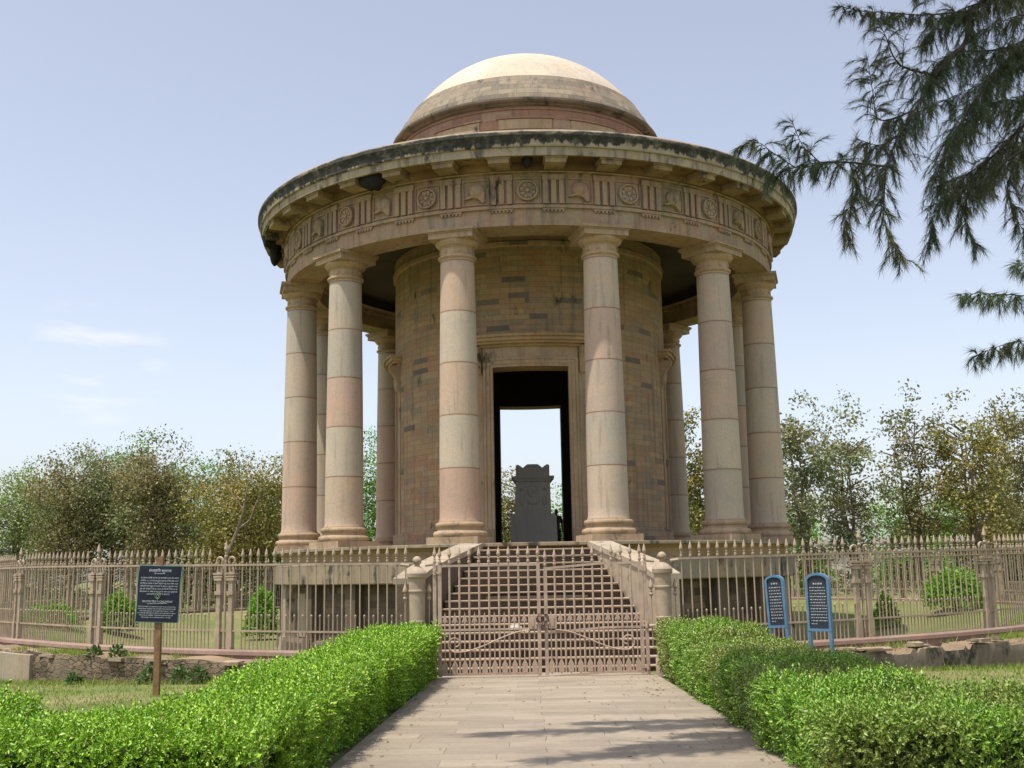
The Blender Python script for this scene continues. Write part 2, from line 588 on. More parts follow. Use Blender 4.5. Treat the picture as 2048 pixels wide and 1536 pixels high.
def paving_mat():
    mt, n, b, out = newmat('sandstone_paving')
    N = NB(n)
    tcn = N('ShaderNodeTexCoord')
    P = tcn.outputs['Object']
    bt = N('ShaderNodeTexBrick')
    bt.offset = 0.37; bt.squash = 1.3; bt.squash_frequency = 3
    bt.inputs['Color1'].default_value = (0, 0, 0, 1)
    bt.inputs['Color2'].default_value = (1, 1, 1, 1)
    bt.inputs['Mortar'].default_value = (0.5, 0.5, 0.5, 1)
    bt.inputs['Scale'].default_value = 1
    bt.inputs['Mortar Size'].default_value = 0.006
    bt.inputs['Mortar Smooth'].default_value = 0.4
    bt.inputs['Brick Width'].default_value = 1.05
    bt.inputs['Row Height'].default_value = 0.44
    wob = N('ShaderNodeTexNoise'); wob.inputs['Scale'].default_value = 1.1; N.l(P, wob.inputs[0])
    ad = N('ShaderNodeVectorMath', operation='MULTIPLY_ADD'); N.l(wob.outputs['Color'], ad.inputs[0]); ad.inputs[1].default_value = (0.10, 0.03, 0); N.l(P, ad.inputs[2])
    N.l(ad.outputs[0], bt.inputs[0])
    base = N.ramp(bt.outputs[0], [(0.0, (0.235, 0.19, 0.14)), (0.3, (0.295, 0.245, 0.18)), (0.5, (0.25, 0.205, 0.15)), (0.75, (0.315, 0.26, 0.195)), (1.0, (0.275, 0.22, 0.16))])
    base = N.mix(0.4, base, N.ramp(N.noise(N.mapping(P, sc=(1, 3, 1)), 1.4, 7, 0.65), [(0.3, 0.36), (0.5, 0.5), (0.7, 0.64)]), 'OVERLAY')
    base = N.mix(0.35, base, N.ramp(N.noise(P, 22, 8, 0.7), [(0.3, 0.3), (0.5, 0.5), (0.7, 0.7)]), 'OVERLAY')
    base = N.mix(N.ramp(N.noise(P, 0.7, 8, 0.7), [(0.52, 0.0), (0.68, 0.55)]), base, (0.17, 0.14, 0.105))
    base = N.mix(N.math('MULTIPLY', bt.outputs['Fac'], N.ramp(N.noise(P, 1.5, 4), [(0.4, 0.2), (0.6, 0.9)])), base, (0.09, 0.07, 0.045))
    N.l(base, b.inputs['Base Color'])
    b.inputs['Roughness'].default_value = 0.85
    N.bump(N.math('SUBTRACT', N.noise(P, 9, 8, 0.65), N.math('MULTIPLY', bt.outputs['Fac'], 0.8)), 0.35, 0.02, b)
    return mt
M['paving'] = paving_mat()

def lawn_mat():
    mt, n, b, out = newmat('lawn_soil')
    N = NB(n)
    tcn = N('ShaderNodeTexCoord'); P = tcn.outputs['Object']
    c = N.ramp(N.noise(P, 0.35, 8, 0.65), [(0.3, (0.09, 0.125, 0.025)), (0.45, (0.13, 0.155, 0.035)), (0.58, (0.18, 0.175, 0.06)), (0.75, (0.25, 0.20, 0.10))])
    c = N.mix(0.5, c, N.ramp(N.noise(P, 7, 8, 0.7), [(0.3, 0.25), (0.5, 0.5), (0.7, 0.75)]), 'OVERLAY')
    N.l(c, b.inputs['Base Color'])
    b.inputs['Roughness'].default_value = 0.95
    N.bump(N.noise(P, 12, 8, 0.7), 0.6, 0.05, b)
    return mt
M['lawn'] = lawn_mat()
M['iron'] = plain('painted_iron', (0.36, 0.28, 0.20), rough=0.6, var=0.16, scale=4.0, rust=0.08)
M['iron2'] = plain('painted_gate_iron', (0.42, 0.315, 0.235), rough=0.55, var=0.14, scale=5.0, rust=0.12)
M['rust'] = plain('rusty_chain', (0.10, 0.06, 0.045), rough=0.8, var=0.3, scale=20)
M['blue'] = plain('blue_paint', (0.10, 0.21, 0.34), rough=0.4, var=0.14, scale=6, rust=0.03)
M['slate'] = plain('dark_sign_face', (0.035, 0.04, 0.048), rough=0.45, var=0.2, scale=6)
M['navy'] = plain('navy_sign_face', (0.012, 0.017, 0.032), rough=0.35, var=0.3, scale=4)
M['rim'] = plain('green_sign_rim', (0.16, 0.24, 0.19), rough=0.5)
M['white'] = plain('white_lettering', (0.48, 0.50, 0.52), rough=0.7, var=0.25, scale=30)
M['post'] = plain('brown_post_paint', (0.21, 0.12, 0.06), rough=0.6, var=0.25, scale=8)
M['bark'] = plain('pale_bark', (0.21, 0.165, 0.125), rough=0.9, var=0.35, scale=3, bump=0.6)
M['darkbark'] = plain('dark_bark', (0.075, 0.058, 0.042), rough=0.9, var=0.35, scale=5, bump=0.6)
M['hive'] = plain('bee_mass', (0.014, 0.011, 0.009), rough=0.8, var=0.5, scale=12, bump=0.8)
M['cloth'] = plain('dark_clothes', (0.03, 0.03, 0.035), rough=0.9)
M['skin'] = plain('skin', (0.12, 0.07, 0.045), rough=0.6)
M['hair'] = plain('hair', (0.01, 0.009, 0.008), rough=0.6)
M['housewall'] = plain('limewash', (0.62, 0.56, 0.48), rough=0.9, var=0.12, scale=1)
M['cloth_white'] = plain('white_rag', (0.40, 0.38, 0.34), rough=0.9, var=0.1)

# ------------------------------------------------------------------ ground and path
def ground():
    ys = [-900, -400, -200, -120, -80] + [-(60 - i * 1.5) for i in range(0, 30)] + [-13.5, -10, 0, 20, 60, 120, 300, 900]
    ys = sorted(set(ys + [-FENCE_R]))
    xs = [-900, -300, -100, -60, -40, -30, -20, -10, -5, 0, 5, 10, 20, 30, 40, 60, 100, 300, 900]
    mb = MB()
    vs = [(x, y, gz0(y)) for y in ys for x in xs]
    nx = len(xs)
    fs = [(j * nx + i, j * nx + i + 1, (j + 1) * nx + i + 1, (j + 1) * nx + i) for j in range(len(ys) - 1) for i in range(nx - 1)]
    mb.add(vs, fs)
    tag(mb.build('ground', M['lawn'], smooth=0), kind='structure')
ground()
def lawn():
    mb = MB(); nr, na = 24, 240; vs = []
    for i in range(nr + 1):
        r = 8.0 + (FENCE_R - .05 - 8.0) * i / nr
        for k in range(na):
            a = 2 * PI * k / na
            x, y, _ = pol(r, a, 0)
            vs.append((x, y, gz(x, y) + .006))
    mb.add(vs, [(i * na + k, i * na + (k + 1) % na, (i + 1) * na + (k + 1) % na, (i + 1) * na + k) for i in range(nr) for k in range(na)])
    tag(mb.build('lawn', M['lawn'], smooth=60), kind='structure')
lawn()

def path():
    mb = MB()
    n = 60
    ys = [-52 + (52 - 13.9) * i / n for i in range(n + 1)]
    vs = []
    for y in ys:
        z = gz(0, y)
        vs += [(-2.12, y, z - .05), (-2.10, y, z + .045), (2.28, y, z + .045), (2.30, y, z - .05)]
    fs = []
    for j in range(n):
        for k in range(3):
            fs.append((j * 4 + k, j * 4 + k + 1, j * 4 + 5 + k, j * 4 + 4 + k))
    mb.add([(v[0], v[1], v[2]) for v in vs], [f[::-1] for f in fs])
    tag(mb.build('path', M['paving'], smooth=0), kind='structure')
path()

# ------------------------------------------------------------------ mausoleum
ZP = 2.969            # platform floor
mau = thing('mausoleum', 'round domed sandstone mausoleum ringed by tall plain columns on a raised platform', 'mausoleum', (0, 0, -0.2))

def platform():
    # upper band with projecting slab, over a recessed base with piers
    mb = MB().lathe([(8.70, 2.86), (9.10, 2.86), (9.15, 2.885), (9.15, ZP - .01), (9.13, ZP), (4.0, ZP)], 144, rref=9.0)
    mb.build('paving_slab', M['platform'], mau)
    mb = MB().lathe([(8.82, 2.50), (8.82, 2.78), (8.88, 2.80), (8.93, 2.865)], 144, rref=9.0)
    mb.build('neck_moulding', M['ochre'], mau)
    mb = MB().lathe([(8.45, 1.88), (9.0, 1.88), (9.03, 1.91), (9.03, 2.47), (9.0, 2.51), (8.80, 2.52)], 144, rref=9.0)
    mb.build('band_course', M['platform'], mau)
    mb = MB().lathe([(8.5, -0.4), (8.5, 1.91)], 144, rref=8.5)
    mb.build('platform_base', M['rubble'], mau)
    ft = MB().lathe([(8.9, -0.4), (8.9, 0.12), (8.75, 0.2), (8.5, 0.22)], 96)
    ft.build('footing', M['rubble'], mau)
    for a in (-67, -52, -38, -25, 25, 38, 52, 67, 83, -83, 100, -100, 120, -120, 145, -145, 180):
        w_ = 0.42 if abs(a) != 67 else 0.5
        p = MB()
        A = rad(a)
        h = 1.9 + .15
        p.box((*pol(8.62, A, 0.0)[:2], h / 2 - .15), (w_, 0.5, h), rz=A)
        p.box((*pol(8.66, A, 0.0)[:2], 0.0), (w_ + .16, 0.66, 0.5), rz=A, taper=0.85)
        p.build('buttress', M['stucco'] if abs(a) == 67 else M['rubble'], mau)
    for a in (-59.5, 59.5):       # plastered recess panels between the piers
        A = rad(a)
        MB().lathe([(8.52, 0.25), (8.53, 0.26), (8.53, 1.60), (8.52, 1.61)], 8, a0=A - .085, a1=A + .085).build('plaster_panel', M['stucco'], mau)
platform()

def column_meshes():
    # local origin at the foot of the plinth
    b = MB()
    b.box((0, 0, 0.10), (1.52, 1.52, 0.20))
    base = b.lathe([(0.60, 0.2), (0.74, 0.2), (0.775, 0.235), (0.785, 0.285), (0.775, 0.335), (0.74, 0.37), (0.69, 0.375), (0.665, 0.40), (0.655, 0.44), (0.665, 0.475), (0.69, 0.485), (0.71, 0.51), (0.715, 0.55), (0.705, 0.59), (0.68, 0.615), (0.63, 0.62), (0.62, 0.66), (0.60, 0.66)], 56)
    prof = []
    z0, z1 = 0.655, 8.40
    for i in range(25):
        t = i / 24
        r = 0.589 - 0.083 * t ** 1.6
        if i == 0: r += .022
        prof.append((r, z0 + (z1 - z0) * t))
    prof.insert(1, (0.592, z0 + .09))
    sh = MB().lathe(prof, 56)
    c = MB()
    c.lathe([(0.50, 8.38), (0.545, 8.40), (0.575, 8.435), (0.575, 8.475), (0.545, 8.50), (0.508, 8.51), (0.505, 8.72), (0.53, 8.73), (0.53, 8.755), (0.555, 8.76), (0.60, 8.80), (0.645, 8.855), (0.665, 8.91), (0.66, 8.945), (0.5, 8.95)], 56)
    c.box((0, 0, 9.03), (1.36, 1.36, 0.17))
    c.box((0, 0, 9.128), (1.42, 1.42, 0.04))
    c.box((0, 0, 9.19), (1.50, 1.50, 0.085))
    for k in range(4):      # rosettes on the necking
        A = PI / 4 + k * PI / 2
        for dA in (-.35, .35):
            x, y = 0.515 * math.sin(A + dA), -0.515 * math.cos(A + dA)
            c.box((x, y, 8.61), (0.09, 0.03, 0.09), rz=A + dA)
    return sh.mesh('shaft', M['column']), base.mesh('base', M['buff']), c.mesh('capital', M['buff'])
SHm, BAm, CAm = column_meshes()
for k in range(12):
    A = rad(-15 + 30 * k)
    p = pol(8.259, A, ZP)
    sh = link('column', SHm, mau, loc=(p[0], p[1], p[2] + .2), rz=A)
    for nm, me in (('base', BAm), ('capital', CAm)):
        q = D.objects.new(nm, me); COL.objects.link(q); q.parent = sh

def arcprism(mb, a0, a1, r0, r1, z0, z1, n=6):
    """curved block"""
    mb.lathe([(r0, z0), (r1, z0), (r1, z1), (r0, z1), (r0, z0)], n, a0=a0, a1=a1, caps=False)
    for a, fl in ((a0, 1), (a1, 0)):
        vs = [pol(r0, a, z0), pol(r1, a, z0), pol(r1, a, z1), pol(r0, a, z1)]
        mb.add(vs, [(0, 1, 2, 3) if fl else (3, 2, 1, 0)])

def entablature():
    ar = MB()
    ar.lathe([(7.72, 12.20), (8.77, 12.20), (8.77, 12.70), (8.85, 12.71), (8.85, 12.80), (8.78, 12.81)], 180, rref=8.8)
    ar.lathe([(7.3, 12.86), (7.66, 12.86), (7.66, 12.74), (7.72, 12.70), (7.72, 12.20)], 120)
    ar.build('architrave', M['arch'], mau)
    fr = MB()
    fr.lathe([(8.78, 12.805), (8.78, 13.78), (8.86, 13.80), (8.90, 13.88), (8.90, 13.86)], 180, rref=8.8)
    fr.build('frieze', M['arch'], mau)
    ce = MB().lathe([(7.7, 13.3), (4.85, 13.3)][::-1], 96)
    ce.lathe([(7.69, 12.84), (7.69, 13.31)][::-1], 96)
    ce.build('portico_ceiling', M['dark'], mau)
    # gutter soffit, pale fascia and dark sima
    co = MB()
    co.lathe([(9.56, 14.05), (9.58, 14.02), (9.66, 14.02), (9.68, 14.26), (9.64, 14.275), (9.64, 14.29)], 180, rref=9)
    co.build('cornice', M['fascia'], mau)
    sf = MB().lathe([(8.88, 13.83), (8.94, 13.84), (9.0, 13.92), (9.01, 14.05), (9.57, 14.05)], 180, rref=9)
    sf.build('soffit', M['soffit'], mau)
    si = MB()
    si.lathe([(9.60, 14.262), (9.735, 14.262), (9.75, 14.30), (9.73, 14.38), (9.77, 14.50), (9.83, 14.58), (9.83, 14.68), (9.78, 14.74), (9.66, 14.76), (5.0, 15.35)], 180, rref=9.7)
    si.build('cornice_edge', M['sima'], mau)
    for k in range(36):
        A = rad(5 + 10 * k)
        if math.cos(A) < -0.35:
            continue
        # triglyph: three raised shanks with grooves, cap band and guttae
        tg = MB()
        hw = 0.335
        def seg(x0, x1, r1, z0, z1, r0=8.775):
            arcprism(tg, A + x0 / 8.8, A + x1 / 8.8, r0, r1, z0, z1, 1)
        seg(-hw, hw, 8.87, 13.56, 13.74)
        seg(-hw, hw, 8.80, 12.83, 13.56)
        for xx in (-0.235, 0.0, 0.235):
            w2 = 0.075
            seg(xx - w2, xx + w2, 8.88, 12.83, 13.55)
        tg.build('triglyph', M['arch'], mau, smooth=0)
        gu = MB()
        arcprism(gu, A - hw / 8.8, A + hw / 8.8, 8.765, 8.83, 12.655, 12.70, 2)
        for i in range(6):
            a2 = A + (-0.28 + 0.112 * i) / 8.8
            gu.box(pol(8.80, a2, 12.625), (0.06, 0.06, 0.06), rz=a2)
        gu.build('guttae', M['arch'], mau, smooth=0)
        mu = MB()
        arcprism(mu, A - 0.30 / 9.3, A + 0.30 / 9.3, 8.96, 9.575, 13.84, 14.048, 2)
        arcprism(mu, A - 0.34 / 9.3, A + 0.34 / 9.3, 8.96, 9.60, 13.97, 14.046, 2)
        mu.build('mutule', M['mutule'], mau, smooth=0)
    for k in range(36):
        A = rad(10 * k)
        if math.cos(A) < -0.3:
            continue
        # raised square frame of the metope
        def base_pt(x, z, r=8.785):
            a = A + x / 8.8
            return Vector(pol(r, a, z))
        mp_ = MB()
        for (x0, x1, z0, z1) in ((-.41, .41, 13.60, 13.66), (-.41, .41, 12.86, 12.90), (-.41, -.37, 12.9, 13.6), (.37, .41, 12.9, 13.6)):
            arcprism(mp_, A + x0 / 8.8, A + x1 / 8.8, 8.77, 8.82, z0, z1, 2)
        mpo = mp_.build('metope', M['arch'], mau, smooth=0)
        R3 = Matrix.Rotation(A, 4, 'Z')
        C0 = Matrix.Translation(pol(8.785, A, 13.24)) @ R3 @ Matrix.Rotation(PI / 2, 4, 'X')   # local x right, y up, z outwards
        me = MB()
        if k % 2 == 0:
            # round shield with eight petals
            rm = []
            for r, z in ((0.31, 0), (0.32, 0.09), (0.30, 0.12), (0.262, 0.12), (0.245, 0.05), (0.06, 0.05), (0.055, 0.12), (0.0, 0.13)):
                rm.append((r, z))
            seg_n = 32
            vs = [C0 @ Vector((r * math.cos(2 * PI * i / seg_n), r * math.sin(2 * PI * i / seg_n), z)) for r, z in rm for i in range(seg_n)]
            fs = [(j * seg_n + i, j * seg_n + (i + 1) % seg_n, (j + 1) * seg_n + (i + 1) % seg_n, (j + 1) * seg_n + i) for j in range(len(rm) - 1) for i in range(seg_n)]
            me.add(vs, fs)
            for q in range(8):
                a = q * PI / 4 + .1
                e = Matrix.Rotation(a, 4, 'Z')
                me.prism([(0.05, -0.012), (0.26, -0.012), (0.26, 0.012), (0.05, 0.012)], C0 @ e @ Matrix.Translation((0, 0, 0.03)) @ Matrix.Diagonal((1, 1, 0.07, 1)))
                e2 = Matrix.Rotation(a + PI / 8, 4, 'Z')
                me.prism([(0.08, 0), (0.16, -0.045), (0.22, -0.05), (0.24, 0), (0.22, 0.05), (0.16, 0.045)], C0 @ e2 @ Matrix.Translation((0, 0, 0.03)) @ Matrix.Diagonal((1, 1, 0.055, 1)))
            me.build('round_shield', M['arch'], mpo, smooth=30)
        else:
            # relief helmet: domed skull, forward peak and sweeping neck guard
            nlat, nlon = 6, 20
            vs = []
            for j in range(nlat + 1):
                ph = PI / 2 * j / nlat
                for i in range(nlon):
                    th = 2 * PI * i / nlon
                    vs.append(C0 @ Vector((0.03 + 0.26 * math.cos(ph) * math.cos(th), 0.05 + 0.25 * math.cos(ph) * math.sin(th), 0.19 * math.sin(ph))))
            fs = [(j * nlon + i, j * nlon + (i + 1) % nlon, (j + 1) * nlon + (i + 1) % nlon, (j + 1) * nlon + i) for j in range(nlat) for i in range(nlon)]
            me.add(vs, fs)
            me.prism([(-0.34, -0.20), (-0.2, -0.19), (-0.1, -0.15), (0.0, -0.15), (0.08, -0.2), (0.22, -0.34), (0.27, -0.31), (0.28, 0.0), (0.24, .02), (0.18, -0.08), (0.05, -0.08), (-0.1, -0.09), (-0.24, -0.14)], C0 @ Matrix.Diagonal((1, 1, 0.12, 1)))
            me.build('helmet_relief', M['arch'], mpo, smooth=40)
M['fascia'] = stone('pale_fascia', [(0.3, (0.30, 0.24, 0.16)), (0.5, (0.37, 0.30, 0.21)), (0.7, (0.43, 0.35, 0.25))], streak=1.0, lichen=0.22, seed=51)
M['mutule'] = stone('stained_bracket_stone', [(0.3, (0.18, 0.12, 0.06)), (0.5, (0.28, 0.20, 0.11)), (0.7, (0.38, 0.285, 0.165))], streak=0.6, lichen=0.2, seed=57)
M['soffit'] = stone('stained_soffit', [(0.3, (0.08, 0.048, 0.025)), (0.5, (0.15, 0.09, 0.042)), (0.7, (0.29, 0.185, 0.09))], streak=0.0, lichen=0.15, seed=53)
M['arch'] = stone('entablature_stone', [(0.3, (0.26, 0.185, 0.11)), (0.45, (0.34, 0.25, 0.16)), (0.55, (0.35, 0.225, 0.15)), (0.7, (0.38, 0.295, 0.205))], streak=0.75, lichen=0.06, seed=17)
entablature()

def drum():
    RO, RI = 4.9, 4.05
    ZT = 13.32
    dw, dz = 1.229, 8.70
    for side in (0, 1):
        # wall in half shells between front (angle 0) and rear door (angle pi)
        ha = math.asin(dw / RO); hi = math.asin(dw / RI)
        mb = MB()
        n = 60
        a0, a1 = (ha, PI - ha) if side == 0 else (PI + ha, 2 * PI - ha)
        b0, b1 = (hi, PI - hi) if side == 0 else (PI + hi, 2 * PI - hi)
        mb.lathe([(RO + .09, ZP), (RO + .09, ZP + .52), (RO + .03, ZP + .56), (RO, ZP + .57), (RO, dz)], n, a0=a0, a1=a1, rref=RO)
        ob = mb.build('drum_wall', M['wall'], mau)
        mi = MB()
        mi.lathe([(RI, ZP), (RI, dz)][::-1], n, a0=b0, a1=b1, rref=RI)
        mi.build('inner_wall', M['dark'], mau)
    up = MB().lathe([(RO, dz), (RO, 12.72), (RO + .07, 12.76), (RO + .09, 12.88), (RO + .02, 12.92), (RO + .02, ZT)], 144, rref=RO)
    up.build('drum_wall_top', M['wall'], mau)
    ui = MB()
    pr = [(RI, dz)] + [(RI, 10.6)] + [(RI * math.cos(t * PI / 2 / 8), 10.6 + 3.6 * math.sin(t * PI / 2 / 8)) for t in range(1, 9)]
    ui.lathe(pr[::-1], 72)
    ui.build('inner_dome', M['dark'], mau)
    for sgn in (1, -1):            # reveals of the two open doorways and their soffits
        yo = math.sqrt(RO ** 2 - dw ** 2); yi = math.sqrt(RI ** 2 - dw ** 2)
        for sx in (-1, 1):
            r = MB()
            vs = [(sx * dw, -sgn * yo, ZP), (sx * dw, -sgn * yi, ZP), (sx * dw, -sgn * yi, dz), (sx * dw, -sgn * yo, dz)]
            r.add(vs, [(0, 1, 2, 3)])
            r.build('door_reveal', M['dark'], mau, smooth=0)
        s_ = MB()
        n = 10
        vs = []
        for i in range(n + 1):
            x = -dw + 2 * dw * i / n
            vs += [(x, -sgn * math.sqrt(RO ** 2 - x * x), dz), (x, -sgn * math.sqrt(RI ** 2 - x * x), dz)]
        s_.add(vs, [(2 * i, 2 * i + 1, 2 * i + 3, 2 * i + 2) for i in range(n)])
        s_.build('door_soffit', M['ochre'], mau, smooth=0)
    fl = MB().lathe([(RI + .5, ZP + .004), (0.01, ZP + .004)], 48)
    fl.build('floor', M['step'], mau)
    # four door surrounds: architrave, entablature hood on scrolled consoles
    for q in range(4):
        A = q * PI / 2
        tg = MB()
        def seg(x0, x1, r1, z0, z1, mbx, r0=4.86, n=4):
            arcprism(mbx, A + x0 / 4.9, A + x1 / 4.9, r0, r1, z0, z1, n)
        H = 8.70
        for sx in (-1, 1):
            for i, (u0, u1, rr) in enumerate(((1.235, 1.33, 4.94), (1.33, 1.46, 4.965), (1.46, 1.54, 4.995))):
                x0, x1 = sorted((sx * u0, sx * u1))
                seg(x0, x1, rr, ZP + .06, H + (u1 - 1.235), tg, n=1)
        for (u0, u1, rr) in ((0.0, 0.095, 4.94), (0.095, 0.225, 4.965), (0.225, 0.305, 4.995)):
            seg(-1.235 - u0, 1.235 + u0, rr, H + u0, H + u1, tg)
        if q in (1, 3):    # blind doorway filled with dark boards
            bl = MB(); seg(-1.235, 1.235, 4.915, ZP + .02, H, bl)
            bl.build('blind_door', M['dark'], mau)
        seg(-1.55, 1.55, 4.95, 9.01, 9.36, tg)
        so = tg.build('door_surround', M['buff'], mau, smooth=30)
        hd = MB()
        seg(-1.95, 1.95, 5.03, 9.36, 9.44, hd, n=8)
        seg(-2.02, 2.02, 5.18, 9.44, 9.52, hd, n=8)
        seg(-2.06, 2.06, 5.26, 9.52, 9.64, hd, n=8)
        seg(-2.10, 2.10, 5.33, 9.64, 9.72, hd, n=8)
        hd.build('door_hood', M['ochre'], so, smooth=30)
        for sx in (-1, 1):
            cn = MB()
            x = sx * 1.74
            a = A + x / 4.9
            C0 = Matrix.Translation(pol(4.87, a, 0)) @ Matrix.Rotation(a, 4, 'Z')
            outl = [(0.0, 9.36), (0.36, 9.36), (0.39, 9.28), (0.36, 9.16), (0.28, 9.10), (0.22, 9.0), (0.16, 8.85), (0.12, 8.72), (0.16, 8.62), (0.15, 8.53), (0.07, 8.47), (0.05, 8.38), (0.0, 8.36)]
            n = len(outl)
            for wdt, grow in ((0.28, 0.0), (0.16, 0.025)):
                vs = [C0 @ Vector((-wdt / 2, -(o + (grow if o > 0 else 0)), z)) for o, z in outl] + [C0 @ Vector((wdt / 2, -(o + (grow if o > 0 else 0)), z)) for o, z in outl]
                cn.add(vs, [tuple(range(n)), tuple(range(n, 2 * n))[::-1]] + [(i, n + i, n + (i + 1) % n, (i + 1) % n) for i in range(n)])
            seg(x - .17, x + .17, 4.93, ZP + .06, 8.5, cn, n=1)
            cn.build('console', M['buff'], so, smooth=30)
drum()

def attic_dome():
    at = MB()
    at.lathe([(4.85, 15.25), (4.85, 16.7), (4.74, 16.75), (4.72, 17.74)], 144, rref=4.7)
    at.build('attic', M['attic'], mau)
    for k in range(12):             # long tablets let into the attic, framed
        A = rad(30 * k)
        t = MB()
        arcprism(t, A - .19, A + .19, 4.70, 4.765, 16.86, 17.20, 10)
        t.build('attic_tablet', M['buff'], mau, smooth=30)
        t = MB()
        arcprism(t, A - .205, A + .205, 4.69, 4.80, 17.22, 17.28, 10)
        arcprism(t, A - .2618, A + .2618, 4.69, 4.76, 17.55, 17.60, 10)
        t.build('attic_moulding', M['attic'], mau, smooth=30)
    ac = MB()
    ac.lathe([(4.70, 17.66), (4.82, 17.69), (4.84, 17.73), (4.98, 17.75), (5.02, 17.80), (5.02, 17.87), (4.92, 17.90)], 144, rref=5)
    ac.build('attic_cornice', M['domecorn'], mau)
    dr = MB()
    pr = [(4.93, 17.87)]
    ring = [(4.80, 18.14), (4.64, 18.42), (4.46, 18.70), (4.30, 18.97)]
    last = pr[0]
    for (r, z) in ring:
        pr += [(r + .055, z - .03), (r + .02, z)]
    dr.lathe(pr, 144, rref=4.7)
    dr.build('dome_ring', M['domering'], mau)
    dm = MB()
    pd = []
    z0, rho, k = 15.9, 5.2, 5.4
    for i in range(25):
        zz = 18.96 + (z0 + k - 18.96) * math.sin(PI / 2 * i / 24)
        rr = rho * math.sqrt(max(0, 1 - ((zz - z0) / k) ** 2))
        pd.append((max(rr, 0.001), zz))
    dm.lathe(pd, 144, rref=4.3)
    dm.build('dome', M['dome'], mau, smooth=60)
M['domecorn'] = stone('attic_cornice_stone', [(0.3, (0.09, 0.07, 0.05)), (0.5, (0.15, 0.115, 0.085)), (0.7, (0.24, 0.18, 0.125))], streak=0.6, lichen=0.2, seed=19)
attic_dome()

def stairs():
    H, T, n = 0.187, 0.28, 17
    for i in range(1, n):
        z = ZP - i * H
        y0 = -(8.9 + .1)
        y1 = -(9.13 + T * i)
        if i <= 11:
            hw = 1.45 + .4 * (T * i)
        else:
            hw = 2.95 + .05 * (i - 11)
        mb = MB()
        # tread slab with rounded nosing, riser set back below it
        nos = 0.06
        prof = [(y1 + .03, z - .055), (y1 - .02, z - .05), (y1 - nos, z - .035), (y1 - nos - .008, z - .02), (y1 - nos, z - .004), (y1 - nos + .014, z)]
        prof += [(y1 + T + .12, z), (y1 + T + .12, z - .055)]
        m_ = len(prof)
        jit = random.uniform(-.015, .015)
        vs = [(-hw + jit, y, zz) for y, zz in prof] + [(hw + jit, y, zz) for y, zz in prof]
        mb.add(vs, [tuple(range(m_)), tuple(range(m_, 2 * m_))[::-1]] + [(a, m_ + a, m_ + (a + 1) % m_, (a + 1) % m_) for a in range(m_)])
        st_ = mb.build('step', M['step'], mau, smooth=40)
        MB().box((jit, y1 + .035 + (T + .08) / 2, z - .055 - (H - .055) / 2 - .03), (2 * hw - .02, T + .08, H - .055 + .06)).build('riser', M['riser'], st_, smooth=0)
    core = MB()
    core.box((0, -10.2, 0.6), (2.6, 2.2, 1.9))
    core.build('stair_core', M['rubble'], mau)
    for sx in (-1, 1):
        ck = MB(); cap = MB()
        N_ = 12
        L = []
        for i in range(N_ + 1):
            t = -0.1 + 3.5 * i / N_
            xi = 1.5 + .42 * max(t, 0)
            tt = max(t, 0)
            zt = 2.97 - .235 * tt - .035 * max(0, tt - 2.6) ** 1 * 8 * .5
            th = 0.55
            L.append((9.15 + t, xi, zt, th))
        def ring(mbx, dz0, dz1, ins, out):
            vs = []
            for (r, xi, zt, th) in L:
                lo = dz0 if dz0 is not None else None
                zl = -0.3 if lo is None else zt + lo
                vs += [(sx * (xi - ins), -r, zl), (sx * (xi - ins), -r, zt + dz1), (sx * (xi + th + out), -r, zt + dz1), (sx * (xi + th + out), -r, zl)]
            fs = []
            for i in range(N_):
                for k in range(4):
                    q = (i * 4 + k, i * 4 + (k + 1) % 4, (i + 1) * 4 + (k + 1) % 4, (i + 1) * 4 + k)
                    fs.append(q if sx > 0 else q[::-1])
            fs.append((0, 1, 2, 3) if sx < 0 else (3, 2, 1, 0))
            e = N_ * 4
            fs.append((e, e + 1, e + 2, e + 3) if sx > 0 else (e + 3, e + 2, e + 1, e))
            mbx.add(vs, fs)
        ring(ck, None, -0.14, 0.0, 0.0)
        ring(cap, -0.14, 0.0, 0.05, 0.05)
        c_ = ck.build('stair_side_wall', M['rubble'] if sx < 0 else M['stucco'], mau, smooth=30)  # left wall's shade put into its colour with the darker stone
        cap.build('coping', M['stucco'], c_, smooth=30)
stairs()

